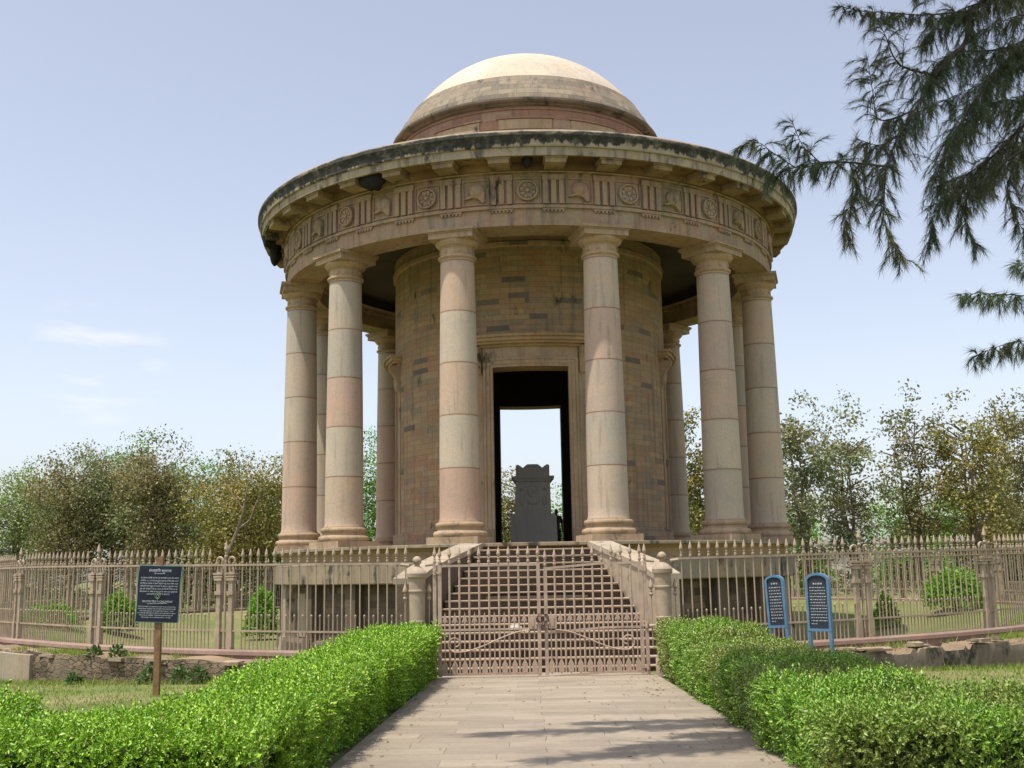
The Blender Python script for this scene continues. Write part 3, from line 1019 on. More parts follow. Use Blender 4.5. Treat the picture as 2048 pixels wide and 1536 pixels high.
# cenotaph inside
def cenotaph():
    t = thing('cenotaph', 'grey marble cenotaph with carved relief panel standing inside the doorway of the mausoleum', 'tomb', (0.02, -0.1, ZP))
    mb = MB()
    mb.box((0.02, -0.1, ZP + .1), (1.72, 1.5, .2))
    mb.box((0.02, -0.1, ZP + .65), (1.66, 1.45, 1.0), taper=0.97)
    mb.box((0.02, -0.1, ZP + 1.18), (1.5, 1.3, .07))
    mb.build('pedestal', M['tomb'], t, smooth=0)
    mb = MB()
    mb.box((0.02, -0.1, ZP + 1.78), (1.26, 1.08, 1.14), taper=.97)
    mb.build('body', M['tomb'], t, smooth=0)
    mb = MB()
    # relief: medallion with a bust, drapery and side mourners
    for cx, cz, rx, rz_, dp in ((0.02, ZP + 2.0, .2, .25, .07), (0.02, ZP + 1.66, .25, .13, .06), (-.38, ZP + 1.74, .09, .28, .07), (.42, ZP + 1.74, .09, .28, .07), (-.38, ZP + 2.1, .06, .07, .07), (.42, ZP + 2.1, .06, .07, .07), (0.02, ZP + 2.05, .10, .13, .11)):
        n1, n2 = 6, 14
        vs = []
        for j in range(n1 + 1):
            ph = PI / 2 * j / n1
            for i in range(n2):
                th = 2 * PI * i / n2
                vs.append((cx + rx * math.cos(ph) * math.cos(th), -0.635 - dp * math.sin(ph), cz + rz_ * math.cos(ph) * math.sin(th)))
        mb.add(vs, [(j * n2 + i, j * n2 + (i + 1) % n2, (j + 1) * n2 + (i + 1) % n2, (j + 1) * n2 + i) for j in range(n1) for i in range(n2)])
    mb.build('relief', M['tomb'], t, smooth=40)
    mb = MB()
    for z, h, wd in ((2.39, .06, 1.32), (2.45, .06, 1.42), (2.51, .06, 1.52)):
        mb.box((0.02, -0.1, ZP + z), (wd, wd - .18, h))
    mb.build('cornice', M['tomb'], t, smooth=0)
    mb = MB()
    ol = [(-.60, 0), (.60, 0), (.60, .40), (.50, .425), (.43, .36), (.34, .31), (.27, .37), (.20, .425), (-.20, .425), (-.27, .37), (-.34, .31), (-.43, .36), (-.50, .425), (-.60, .40)]
    mb.prism(ol, Matrix.Translation((0.02, .38, ZP + 2.54)) @ Matrix.Rotation(PI / 2, 4, 'X') @ Matrix.Diagonal((1, 1, .96, 1)))
    for sx in (-1, 1):
        mb.tube([(0.02 + sx * .47, -.64, ZP + 2.82), (0.02 + sx * .47, .44, ZP + 2.82)], .10, 14)
    mb.tube([(-.24, -.1, ZP + 2.86), (-.14, -.1, ZP + 2.90), (0.18, -.1, ZP + 2.90), (.28, -.1, ZP + 2.86)], [.08, .12, .12, .08], 14)
    mb.build('top_scrolls', M['tomb'], t, smooth=40)
cenotaph()

def skin_body(name, joints, edges, mat, parent, loc_off=(0, 0, 0)):
    me = D.meshes.new(name)
    me.from_pydata([tuple(Vector(j[0]) + Vector(loc_off)) for j in joints], edges, [])
    ob = D.objects.new(name, me); COL.objects.link(ob)
    sk = ob.modifiers.new('skin', 'SKIN')
    for i, j in enumerate(joints):
        r = j[1]
        me.skin_vertices[0].data[i].radius = (r, r) if not isinstance(r, tuple) else r
    me.skin_vertices[0].data[0].use_root = True
    ob.modifiers.new('sub', 'SUBSURF').levels = 2
    dg = bpy.context.evaluated_depsgraph_get()
    nm = D.meshes.new_from_object(ob.evaluated_get(dg))
    D.objects.remove(ob)
    nm.materials.clear(); nm.materials.append(mat)
    nm.shade_smooth()
    return link(name, nm, parent)

def person():
    O = Vector((1.0, 6.15, ZP))
    t = thing('person', 'person in dark clothes standing beyond the cenotaph at the rear doorway', 'person', O)
    J = [((0, 0, .92), .13), ((0, 0, 1.08), (.13, .10)), ((0, .01, 1.25), (.155, .11)), ((0, .01, 1.38), (.11, .09)), ((0, .0, 1.47), .05), ((0, -.02, 1.55), (.07, .08)), ((0, -.02, 1.64), (.078, .09)), ((0, -.02, 1.70), (.05, .06)),
         ((-.18, .01, 1.37), .055), ((-.23, .03, 1.10), .042), ((-.21, -.06, .88), .032), ((-.20, -.09, .80), .03),
         ((.18, .01, 1.37), .055), ((.22, .03, 1.10), .042), ((.24, -.04, .86), .032), ((.24, -.07, .78), .03),
         ((-.09, 0, .85), .085), ((-.10, -.01, .47), .06), ((-.10, .02, .09), .045), ((-.11, -.12, .04), .035),
         ((.09, 0, .85), .085), ((.10, -.02, .47), .06), ((.12, .01, .09), .045), ((.14, -.12, .04), .035)]
    Ed = [(0, 1), (1, 2), (2, 3), (3, 4), (4, 5), (5, 6), (6, 7), (3, 8), (8, 9), (9, 10), (10, 11), (3, 12), (12, 13), (13, 14), (14, 15), (0, 16), (16, 17), (17, 18), (18, 19), (0, 20), (20, 21), (21, 22), (22, 23)]
    skin_body('body', J, Ed, M['skin'], t, O)
    Jt = [((0, 0, .80), (.16, .12)), ((0, 0, 1.0), (.15, .115)), ((0, .01, 1.25), (.175, .125)), ((0, .01, 1.39), (.13, .10)), ((-.185, .01, 1.375), .07), ((-.235, .03, 1.12), .06), ((.185, .01, 1.375), .07), ((.225, .03, 1.12), .06)]
    skin_body('shirt', Jt, [(0, 1), (1, 2), (2, 3), (3, 4), (4, 5), (3, 6), (6, 7)], M['cloth'], t, O)
    Jl = [((0, 0, .90), (.145, .12)), ((-.095, 0, .82), .10), ((-.10, -.01, .47), .078), ((-.10, .02, .12), .062), ((.095, 0, .82), .10), ((.10, -.02, .47), .078), ((.12, .01, .12), .062)]
    skin_body('trousers', Jl, [(0, 1), (1, 2), (2, 3), (0, 4), (4, 5), (5, 6)], M['cloth'], t, O)
    Jh = [((0, 0.01, 1.60), (.08, .08)), ((0, .01, 1.68), (.084, .09)), ((0, -.01, 1.735), (.05, .06))]
    skin_body('hair', Jh, [(0, 1), (1, 2)], M['hair'], t, O)
person()

# bee nests under the cornice
def hives():
    G = 'wild bee nests hanging under the cornice'
    for (A, R, w_, h_, lab) in ((-30.2, 9.30, 0.50, 0.50, 'large black bee nest bulging between the cornice blocks on the left front'),
                                (-76, 9.42, 0.30, 0.55, 'black bee nest hanging low under the left edge of the cornice'),
                                (-84, 9.25, 0.30, 0.72, 'outermost black bee nest at the far left edge of the cornice'),
                                (0.0, 9.25, 0.16, 0.34, 'small dark bee nest under the cornice above the central round shield')):
        a = rad(A)
        mb = MB()
        c = Vector(pol(R, a, 14.11))
        n1, n2 = 10, 18
        vs = []
        for j in range(n1 + 1):
            ph = -PI / 2 + PI / 2 * j / n1
            for i in range(n2):
                th = 2 * PI * i / n2
                v = Vector((w_ * math.cos(ph) * math.cos(th), .26 * math.cos(ph) * math.sin(th), h_ * math.sin(ph)))
                k = 1 + .22 * noise.noise(v * 5 + Vector((A, 0, 0)))
                v = v * k
                vs.append(Matrix.Rotation(a, 3, 'Z') @ v + c)
        mb.add(vs, [(j * n2 + i, j * n2 + (i + 1) % n2, (j + 1) * n2 + (i + 1) % n2, (j + 1) * n2 + i) for j in range(n1) for i in range(n2)])
        o = mb.build('bee_nest', M['hive'], smooth=60)
        tag(o, lab, 'bee nest', G)
hives()

# ------------------------------------------------------------------ ring fence
SP = 0.193
def fz(a):
    a = abs((a + PI) % (2 * PI) - PI)
    return 0.60 + .16 * min(1.0, a / .75)

def spear(z, s=1.0):
    return [(0.011, z), (0.028 * s, z + .03 * s), (0.034 * s, z + .055 * s), (0.02 * s, z + .09 * s), (0.016, z + .10 * s), (0.03 * s, z + .118 * s), (0.012, z + .135 * s), (0.040 * s, z + .19 * s), (0.036 * s, z + .22 * s), (0.015 * s, z + .31 * s), (0.001, z + .355 * s)]

RAIL = 1.74
LOW = 0.36
bar = MB().lathe([(0.016, 0), (0.016, RAIL)] + spear(RAIL), 8).mesh('spiked_bar', M['iron'])
dog = MB().lathe([(0.013, 0), (0.013, LOW + .30), (0.022, LOW + .32), (0.022, LOW + .345), (0.001, LOW + .37)], 6).mesh('short_bar', M['iron'])

def post_mesh():
    p = MB()
    for sx in (-1, 1):
        x = sx * 0.155
        p.box((x, 0, .80), (0.10, 0.085, 1.60))
        p.box((x, 0, .20), (0.125, 0.11, .40))
        p.box((x, 0, 1.50), (0.235, 0.14, .035)); p.box((x, 0, 1.44), (0.19, 0.13, .05)); p.box((x, 0, 1.56), (.25, .15, .04))
        p.box((x, 0, 1.16), (0.155, 0.13, .08))
    sc = MB()
    for sx in (-1, 1):
        x = sx * 0.155
        pts = []
        for i in range(15):
            a = PI * 1.5 * i / 14 - PI * .25
            pts.append((x + .078 * math.cos(a), 0, RAIL + .085 + .078 * math.sin(a)))
        sc.tube(pts, .026, 6)
        sc.tube([(x - .05, 0, 1.55), (x - .04, 0, 1.76)], .02, 6); sc.tube([(x + .05, 0, 1.55), (x + .04, 0, 1.76)], .02, 6)
    sc.box((0, 0, 1.555), (.46, .05, .02))
    fi = MB().lathe([(0.028, 0), (0.028, RAIL + .1)] + [(r * 1.1, z) for r, z in spear(RAIL + .12, 1.12)], 10)
    return p.mesh('post', M['iron']), sc.mesh('scroll_top', M['iron'], 50), fi.mesh('tall_finial', M['iron'])
PO, SCR, FIN = post_mesh()

fence = thing('ring_fence', 'pinkish brown iron railing with spearhead bars circling the mausoleum on a low stone kerb', 'fence')
A_R, A_L = 0.164, -0.152
def build_fence():
    # spans: start offset, posts
    bars, dogs, posts = [], [], []
    da = SP / FENCE_R
    total = 2 * PI - (A_R - A_L)
    n_long = 21.2 * da
    n_pan = 20.3 * da
    # right side going round to the left side
    posA = [A_R + n_long]
    endp = 2 * PI + A_L - n_long
    k = round((endp - posA[0]) / n_pan)
    step = (endp - posA[0]) / k
    for i in range(1, k + 1):
        posA.append(posA[0] + step * i)
    gap = 2.15 * da
    i = 0
    while True:
        a = A_R + i * da
        if a > posA[0] - gap + 1e-6: break
        bars.append(a); i += 1
    for j in range(k):
        a0, a1 = posA[j] + gap, posA[j + 1] - gap
        n_ = round((a1 - a0) / da)
        for q in range(n_ + 1):
            bars.append(a0 + (a1 - a0) * q / n_)
    i = 0
    while True:
        a = 2 * PI + A_L - i * da
        if a < posA[-1] + gap - 1e-6: break
        bars.append(a); i += 1
    bars.sort()
    for a, b2 in zip(bars, bars[1:]):
        if b2 - a < 1.4 * da:
            dogs.append((a + b2) / 2)
        else:
            nn = 4
            for q in range(1, nn):
                aa = a + (b2 - a) * q / nn
                if q != 2: dogs.append(aa)
    front = lambda a: math.cos(a)
    def place(lst, me, nm, lim):
        lst = sorted(lst, key=lambda a: -front(a))
        for a in lst[:lim]:
            x, y, z = pol(FENCE_R, a, fz(a))
            link(nm, me, fence, loc=(x, y, z), rz=a)
        # the remaining ones as one mesh
        src = [v.co.copy() for v in me.vertices]; pf = [tuple(p.vertices) for p in me.polygons]
        mb = MB()
        for a in lst[lim:]:
            x, y, z = pol(FENCE_R, a, fz(a))
            mb.add([(v.x + x, v.y + y, v.z + z) for v in src], pf)
        tag(mb.build(nm + 's_far', me.materials[0], fence), kind='stuff')
    place(bars, bar, 'spiked_bar', 100)
    place(dogs, dog, 'short_bar', 100)
    for a in posA:
        x, y, z = pol(FENCE_R, a, fz(a))
        p = link('post', PO, fence, loc=(x, y, z), rz=a)
        for nm, me in (('scroll_top', SCR), ('tall_finial', FIN)):
            q = D.objects.new(nm, me); COL.objects.link(q); q.parent = p
    a0, a1 = A_R - .012, 2 * PI + A_L + .012
    for nm, z0, hh, w_ in (('top_rail', RAIL - .02, .042, .05), ('lower_rail', LOW, .035, .045)):
        mb = MB()
        n_ = 260
        vs = []
        for i in range(n_ + 1):
            a = a0 + (a1 - a0) * i / n_
            z = fz(a)
            for r, zz in ((FENCE_R - w_ / 2, z + z0), (FENCE_R + w_ / 2, z + z0), (FENCE_R + w_ / 2, z + z0 + hh), (FENCE_R - w_ / 2, z + z0 + hh)):
                vs.append(pol(r, a, zz))
        mb.add(vs, [(i * 4 + k, i * 4 + (k + 1) % 4, i * 4 + 4 + (k + 1) % 4, i * 4 + 4 + k) for i in range(n_) for k in range(4)] + [(3, 2, 1, 0), (n_ * 4, n_ * 4 + 1, n_ * 4 + 2, n_ * 4 + 3)])
        mb.build(nm, M['iron'], fence)
    mb = MB()
    n_ = 260; vs = []
    prof = [(-.16, -.75), (-.16, -.03), (-.13, 0), (.13, 0), (.17, -.03), (.18, -.10), (.14, -.13), (.14, -.75)]
    for i in range(n_ + 1):
        a = a0 + (a1 - a0) * i / n_
        for r, zz in prof:
            vs.append(pol(FENCE_R + r, a, fz(a) + zz))
    m_ = len(prof)
    mb.add(vs, [(i * m_ + k, i * m_ + m_ + k, i * m_ + m_ + (k + 1) % m_, i * m_ + (k + 1) % m_) for i in range(n_) for k in range(m_)] + [tuple(range(m_)), tuple(n_ * m_ + k for k in range(m_))[::-1]])
    mb.build('kerb', M['curb'], fence, smooth=20)
build_fence()

# retaining walls outside the fence
def rubble_mat():
    mt, n, b, out = newmat('dry_rubble_masonry')
    N = NB(n)
    tcn = N('ShaderNodeTexCoord')
    V = N.mapping(tcn.outputs['UV'], sc=(3.6, 10.5, 1))
    dn = N('ShaderNodeTexNoise'); dn.inputs['Scale'].default_value = 1.3; N.l(V, dn.inputs[0])
    ad = N('ShaderNodeVectorMath', operation='MULTIPLY_ADD'); N.l(dn.outputs['Color'], ad.inputs[0]); ad.inputs[1].default_value = (.9, .9, 0); N.l(V, ad.inputs[2])
    vo = N('ShaderNodeTexVoronoi', voronoi_dimensions='2D'); vo.inputs['Scale'].default_value = 1; N.l(ad.outputs[0], vo.inputs['Vector'])
    ve = N('ShaderNodeTexVoronoi', voronoi_dimensions='2D', feature='DISTANCE_TO_EDGE'); ve.inputs['Scale'].default_value = 1; N.l(ad.outputs[0], ve.inputs['Vector'])
    sp = N('ShaderNodeSeparateColor'); N.l(vo.outputs['Color'], sp.inputs[0])
    c = N.ramp(sp.outputs[0], [(0.0, (0.10, 0.075, 0.045)), (0.35, (0.16, 0.12, 0.07)), (0.7, (0.21, 0.155, 0.09)), (1.0, (0.17, 0.13, 0.085))])
    P = tcn.outputs['Object']
    c = N.mix(0.5, c, N.ramp(N.noise(P, 9, 8, 0.7), [(0.3, 0.28), (0.5, 0.5), (0.7, 0.72)]), 'OVERLAY')
    pl = N.ramp(N.noise(P, 0.9, 5, 0.6), [(0.55, 0.0), (0.62, 0.85)])
    jt = N.ramp(ve.outputs['Distance'], [(0.02, 1.0), (0.10, 0.0)])
    c = N.mix(N.math('MULTIPLY', jt, .6), c, (0.07, 0.054, 0.034))
    c = N.mix(pl, c, N.ramp(N.noise(P, 5, 7, 0.7), [(0.3, (0.15, 0.115, 0.07)), (0.7, (0.22, 0.175, 0.115))]))
    N.l(c, b.inputs['Base Color']); b.inputs['Roughness'].default_value = .92
    N.bump(N.math('SUBTRACT', N.noise(P, 9, 8, .7), N.math('MULTIPLY', N.math('MULTIPLY', jt, N.math('SUBTRACT', 1.0, pl)), 2.0)), 0.9, 0.05, b)
    return mt
M['oldwall_l'] = rubble_mat()
M['oldwall_r'] = stone('grey_rendered_wall', [(0.3, (0.17, 0.135, 0.10)), (0.5, (0.24, 0.195, 0.145)), (0.7, (0.31, 0.255, 0.19))], streak=0.6, bump=0.5, lichen=0.24, seed=43)
M['earth'] = stone('bare_earth', [(0.3, (0.17, 0.12, 0.075)), (0.5, (0.25, 0.185, 0.12)), (0.7, (0.31, 0.24, 0.16))], streak=0, bump=0.8, seed=45)
def retaining(sgn):
    a0, a1 = (rad(12), rad(100))
    lab = 'crumbling rubble retaining wall below the railing left of the gate' if sgn < 0 else 'stained grey retaining wall with a broken top below the railing right of the gate'
    t = thing('retaining_wall', lab, 'wall', pol(18.5, sgn * rad(40), gz(0, -14)))
    RW = 18.45
    n_ = 420
    seams = [-.9, 0.02, .12, .22, .33]
    vs = []; uv = []
    for i in range(n_ + 1):
        a = sgn * (a0 + (a1 - a0) * i / n_)
        top = fz(a) - .17
        brk = 0
        if sgn > 0:
            q = noise.noise(Vector((i * .06, 3.3, 0)))
            q2 = noise.noise(Vector((i * .55, 1.3, 0)))
            top += -.06 - (.09 if (q > .05 and q2 > -.15 and i < 120) else 0) + .025 * noise.noise(Vector((i * 1.7, 0, 0)))
        else:
            top += .02 + .05 * noise.noise(Vector((i * .11, 9.3, 0))) - .03
        zs = np.linspace(-.6, top, 7)
        for j, z in enumerate(zs):
            x, y, _ = pol(RW, a, 0)
            k = noise.noise(Vector((x * 2.2, y * 2.2, z * 5))) * (.055 if sgn < 0 else .02)
            if j >= 5 and sgn > 0: k += .03
            vs.append(pol(RW + k + (.0 if j < 6 else -.02), a, z)); uv.append((a * RW * sgn, z))
        vs.append(pol(FENCE_R + .12, a, top + .03)); uv.append((a * RW * sgn, top + .8))
    fs = []
    for i in range(n_):
        for j in range(6):
            q = (i * 8 + j, i * 8 + 8 + j, i * 8 + 9 + j, i * 8 + 1 + j)
            fs.append(q if sgn > 0 else q[::-1])
    mb = MB().add(vs, fs, uv)
    mb.build('face', M['oldwall_l'] if sgn < 0 else M['oldwall_r'], t, smooth=50)
    fs2 = [(i * 8 + 6, i * 8 + 14, i * 8 + 15, i * 8 + 7) for i in range(n_)]
    if sgn < 0: fs2 = [q[::-1] for q in fs2]
    MB().add(vs, fs2, uv).build('ledge', M['earth'], t, smooth=50)
    # loose capping stones and flags, irregular
    cs = MB()
    for i in range(70):
        a = sgn * random.uniform(a0, a1 * .8)
        if sgn > 0 and random.random() < .25: continue
        r = RW - random.uniform(0.02, .35)
        s = random.uniform(.12, .42 if sgn > 0 else .3)
        M_ = Matrix.Translation(pol(r, a, fz(a) - (.20 if sgn > 0 else .26) + random.uniform(-.02, .03))) @ Matrix.Rotation(a + random.uniform(-.2, .2), 4, 'Z') @ Matrix.Rotation(random.uniform(-.1, .1), 4, 'X')
        poly = [(x_ * s * random.uniform(.6, 1), y_ * s * .6 * random.uniform(.5, 1)) for x_, y_ in ((-1, -1), (random.uniform(-.3, .3), -1.1), (1, -1), (1, 1), (-1, 1))]
        cs.prism(poly, M_ @ Matrix.Diagonal((1, 1, random.uniform(.03, .08), 1)))
    cs.build('capping_stones', M['step'], t, smooth=0)
    if sgn < 0:
        sm = MB()      # smooth rendered stretch at the far left
        vs = []
        aa, ab = rad(-38.5), rad(-95)
        for i in range(31):
            a = aa + (ab - aa) * i / 30
            z1 = fz(a) - .24
            for r, z in ((RW + .04, -.6), (RW + .09, -.6), (RW + .09, z1), (RW - .12, z1 + .01), (RW - .12, -.6)):
                vs.append(pol(r, a, z))
        sm.add(vs, [(i * 5 + k, i * 5 + k + 1, i * 5 + 6 + k, i * 5 + 5 + k) for i in range(30) for k in range(4)] + [(0, 1, 2, 3, 4)])
        sm.build('render_coat', M['stucco'], t, smooth=0)
retaining(-1)
retaining(1)

# ------------------------------------------------------------------ gate
ZG = Z_GATE + .07
GY = -FENCE_R
TOPZ = 2.33
def gate_leaf(sgn, label):
    """sgn -1: left leaf, +1: right leaf; hinge at |x|=1.99, meeting stile near the middle"""
    xi, xo = (-0.01, -1.98) if sgn < 0 else (0.13, 2.02)
    t = thing('gate_leaf', label, 'gate', (xo, GY, ZG), group=None)
    def sag(x):
        if sgn < 0: return 0.0
        return -0.085 * max(0, (1.3 - x) / 1.2)
    zt = TOPZ
    fr = MB()
    fr.box((xi, GY, (ZG + zt + sag(xi)) / 2), (.07, .06, zt + sag(xi) - ZG))
    fr.box((xo, GY, (ZG + zt) / 2), (.075, .06, zt - ZG))
    def rail(z, h, d=0.045, follow=True, x0=xi, x1=xo):
        n_ = 10; vs = []
        for i in range(n_ + 1):
            x = x0 + (x1 - x0) * i / n_
            zz = z + (sag(x) if follow else 0)
            vs += [(x, GY - d / 2, zz), (x, GY + d / 2, zz), (x, GY + d / 2, zz + h), (x, GY - d / 2, zz + h)]
        fs = [(i * 4 + k, i * 4 + 4 + k, i * 4 + 4 + (k + 1) % 4, i * 4 + (k + 1) % 4) for i in range(n_) for k in range(4)] + [(0, 1, 2, 3), (n_ * 4 + 3, n_ * 4 + 2, n_ * 4 + 1, n_ * 4)]
        fr.add(vs, fs)
    rail(zt - .045, .045)
    rail(ZG + 0.88, .04)
    rail(ZG + .02, .045)
    fr.build('frame', M['iron2'], t, smooth=20)
    n_ = 10
    for i in range(1, n_):
        x = xi + (xo - xi) * i / n_
        s_ = sag(x)
        b_ = MB().lathe([(0.021, 0), (0.021, zt - ZG - .06 + s_)] + [(r, z) for r, z in spear(zt - ZG - .05 + s_)], 8)
        b_.build('spiked_bar', M['iron2'], t, loc=(x - xo, 0, .05))
    for x in (xi,):
        MB().lathe([(r, z) for r, z in spear(0)], 8).build('spearhead', M['iron2'], t, loc=(x - xo, 0, zt - ZG + sag(x)))
    MB().lathe([(r, z) for r, z in spear(0)], 8).build('spearhead', M['iron2'], t, loc=(0, 0, zt - ZG))
    for i in range(n_):
        x = xi + (xo - xi) * (i + .5) / n_
        b_ = MB().lathe([(0.015, 0), (0.015, 1.0)], 6)
        # flat arrowhead with barbs
        pl = [(0, 1.22), (-.022, 1.12), (-.06, 1.03), (-.05, 1.0), (-.02, 1.03), (-.012, 0.98), (.012, .98), (.02, 1.03), (.05, 1.0), (.06, 1.03), (.022, 1.12)]
        b_.prism(pl, Matrix.Translation((0, .008, 0)) @ Matrix.Rotation(PI / 2, 4, 'X') @ Matrix.Diagonal((1, 1, .016, 1)))
        b_.build('arrow_bar', M['iron2'], t, loc=(x - xo, 0, .03), smooth=20)
    for i in range(n_ * 1):
        x = xi + (xo - xi) * (i + .5) / n_
        b_ = MB()
        b_.prism([(-.055, 0), (.055, 0), (.055, .16), (0, .27), (-.055, .16)], Matrix.Translation((0, -.012, 0)) @ Matrix.Rotation(PI / 2, 4, 'X') @ Matrix.Diagonal((1, 1, .01, 1)))
        b_.build('pointed_plate', M['iron2'], t, loc=(x - xo, 0, .06), smooth=0)
    # S shaped brace ending in a scroll
    br = MB()
    L = xo - xi
    pts = []
    for i in range(25):
        u = i / 24
        x = xi + L * (.10 + .72 * u)
        z = ZG + .87 - .40 * (3 * u * u - 2 * u ** 3)
        pts.append((x, GY - .035, z))
    cx, cz, r0 = xi + L * .845, ZG + .635, .165
    for i in range(26):
        a = -PI / 2 + (2.0 * PI) * i / 25
        r = r0 * (1 - .68 * i / 25)
        pts.append((cx + math.copysign(1, L) * r * math.cos(a), GY - .035, cz + r * math.sin(a)))
    br.tube(pts, .014, 6)
    br.build('scroll_brace', M['iron2'], t, smooth=50)
    lk = MB()
    lx = xi + math.copysign(.13, L)
    lk.box((lx, GY - .03, ZG + 1.03), (.16, .03, .26)); lk.box((lx, GY - .052, ZG + 1.03), (.05, .014, .16))
    lk.build('lock_plate', M['iron2'], t, smooth=0)
    return t
gate_leaf(-1, 'left leaf of the iron gate, its top rail level, with scrolled brace')
gate_leaf(1, 'right leaf of the iron gate, sagging towards the chained middle')

for sgn, x0 in ((-1, -2.43), (1, 2.47)):
    sd = 'left' if sgn < 0 else 'right'
    t = thing('gate_pier', f'round iron gate pier with ball top at the {sd} side of the gate', 'gate pier', (x0, GY, Z_GATE), group='ball topped piers flanking the gate')
    MB().lathe([(0.20, -.05), (0.20, .35), (0.165, .42), (0.135, .55), (0.15, 1.12), (0.165, 1.13), (0.165, 1.16), (0.153, 1.17), (0.162, 1.72), (0.178, 1.73), (0.178, 1.76), (0.165, 1.77), (0.168, 1.98), (0.20, 2.02), (0.205, 2.09), (0.19, 2.12), (0.10, 2.20), (0.055, 2.23), (0.05, 2.26)], 32).build('pillar', M['iron'], t, loc=(0, 0, 0), smooth=30)
    MB().lathe([(max(.001, .092 * math.sin(PI * i / 14)), 2.34 - .092 * math.cos(PI * i / 14)) for i in range(15)], 24).build('ball', M['iron'], t, loc=(0, 0, 0), smooth=60)
    cb = MB()
    for s2 in (-1, 1):
        cb.tube([(s2 * .14, 0, 1.06 - Z_GATE), (s2 * .31, 0, 1.06 - Z_GATE)], .042, 12)
        cb.tube([(s2 * .16, 0, 2.25), (s2 * .33, 0, 2.27)], .03, 8)
        cb.lathe([(0.012, .6), (.012, 1.55)] + [(r * 1.3, z) for r, z in spear(1.55)], 8, c=(s2 * .24, 0, 0))
    cb.build('connecting_bars', M['iron'], t, loc=(0, 0, 0), smooth=40)
    t = thing('hinge_post', f'square hinge post carrying the {sd} gate leaf', 'post', (sgn * 2.10 + .02, GY, Z_GATE), group='square posts the gate leaves hang on')
    hp = MB().box((0, 0, 1.13), (.07, .07, 2.26)); 
    hp.build('post', M['iron2'], t, loc=(0, 0, 0), smooth=0)
    MB().lathe(spear(2.26), 8).build('spearhead', M['iron2'], t, loc=(0, 0, 0))
    h2 = MB()
    for z in (.2, 1.0, 2.1):
        h2.tube([(0, -.04, z - .05), (0, -.04, z + .05)], .03, 8)
        h2.box((-sgn * .06, -.03, z), (.13, .02, .05))
    h2.build('hinges', M['iron2'], t, loc=(0, 0, 0), smooth=30)

def chain():
    mb = MB()
    c0 = Vector((0.06, GY - .05, ZG + 1.10))
    for i in range(9):
        a = 2 * PI * i / 9
        c = c0 + Vector((.11 * math.cos(a), -.01 + .02 * math.sin(2 * a), .075 * math.sin(a)))
        T = Vector((-math.sin(a), 0, math.cos(a)))
        pts = []
        S = T.cross(Vector((0, 1, 0))) if i % 2 else Vector((0, 1, 0))
        for k in range(9):
            b = 2 * PI * k / 8
            pts.append(c + T * .042 * math.cos(b) + S * .022 * math.sin(b))
        mb.tube(pts, .009, 5, cap=False)
    t = thing('chain_and_padlock', 'rusty chain and padlock tying the two gate leaves together', 'chain', (0.06, GY, ZG + 1.1))
    mb.build('chain', M['rust'], t, smooth=50)
    pb = MB().box((0.07, GY - .09, ZG + .91), (.085, .035, .10))
    pb.tube([(0.045, GY - .09, ZG + .95), (0.045, GY - .09, ZG + 1.02), (0.07, GY - .09, ZG + 1.04), (0.095, GY - .09, ZG + 1.02), (0.095, GY - .09, ZG + .95)], .009, 6)
    pb.build('padlock', M['rust'], t, smooth=20)
chain()
# crumpled white rag on the lower steps
def rag():
    mb = MB()
    c = ray_at(1030, 1250, 27.0)
    n1 = 10
    vs = []
    for j in range(n1 + 1):
        for i in range(n1 + 1):
            u, v = i / n1 - .5, j / n1 - .5
            vs.append((c.x + u * .32, c.y + v * .22, c.z - .08 + .09 * max(0, 1 - 3 * (u * u + v * v)) + .05 * noise.noise(Vector((u * 7, v * 7, 2)))))
    mb.add(vs, [(j * 11 + i, j * 11 + i + 1, j * 11 + i + 12, j * 11 + i + 11) for j in range(n1) for i in range(n1)])
    tag(mb.build('rag', M['cloth_white'], smooth=60), 'crumpled white rag lying on the lower steps behind the gate', 'rag')
rag()

# ------------------------------------------------------------------ signs
def text_mesh(body, size, mat, name, align='CENTER'):
    cu = D.curves.new(name, 'FONT')
    cu.body = body
    cu.size = size
    cu.align_x = align
    cu.align_y = 'CENTER'
    cu.extrude = 0.001
    cu.resolution_u = 3
    ob = D.objects.new(name, cu); COL.objects.link(ob)
    dg = bpy.context.evaluated_depsgraph_get()
    me = D.meshes.new_from_object(ob.evaluated_get(dg))
    D.objects.remove(ob)
    me.materials.clear(); me.materials.append(mat)
    return me

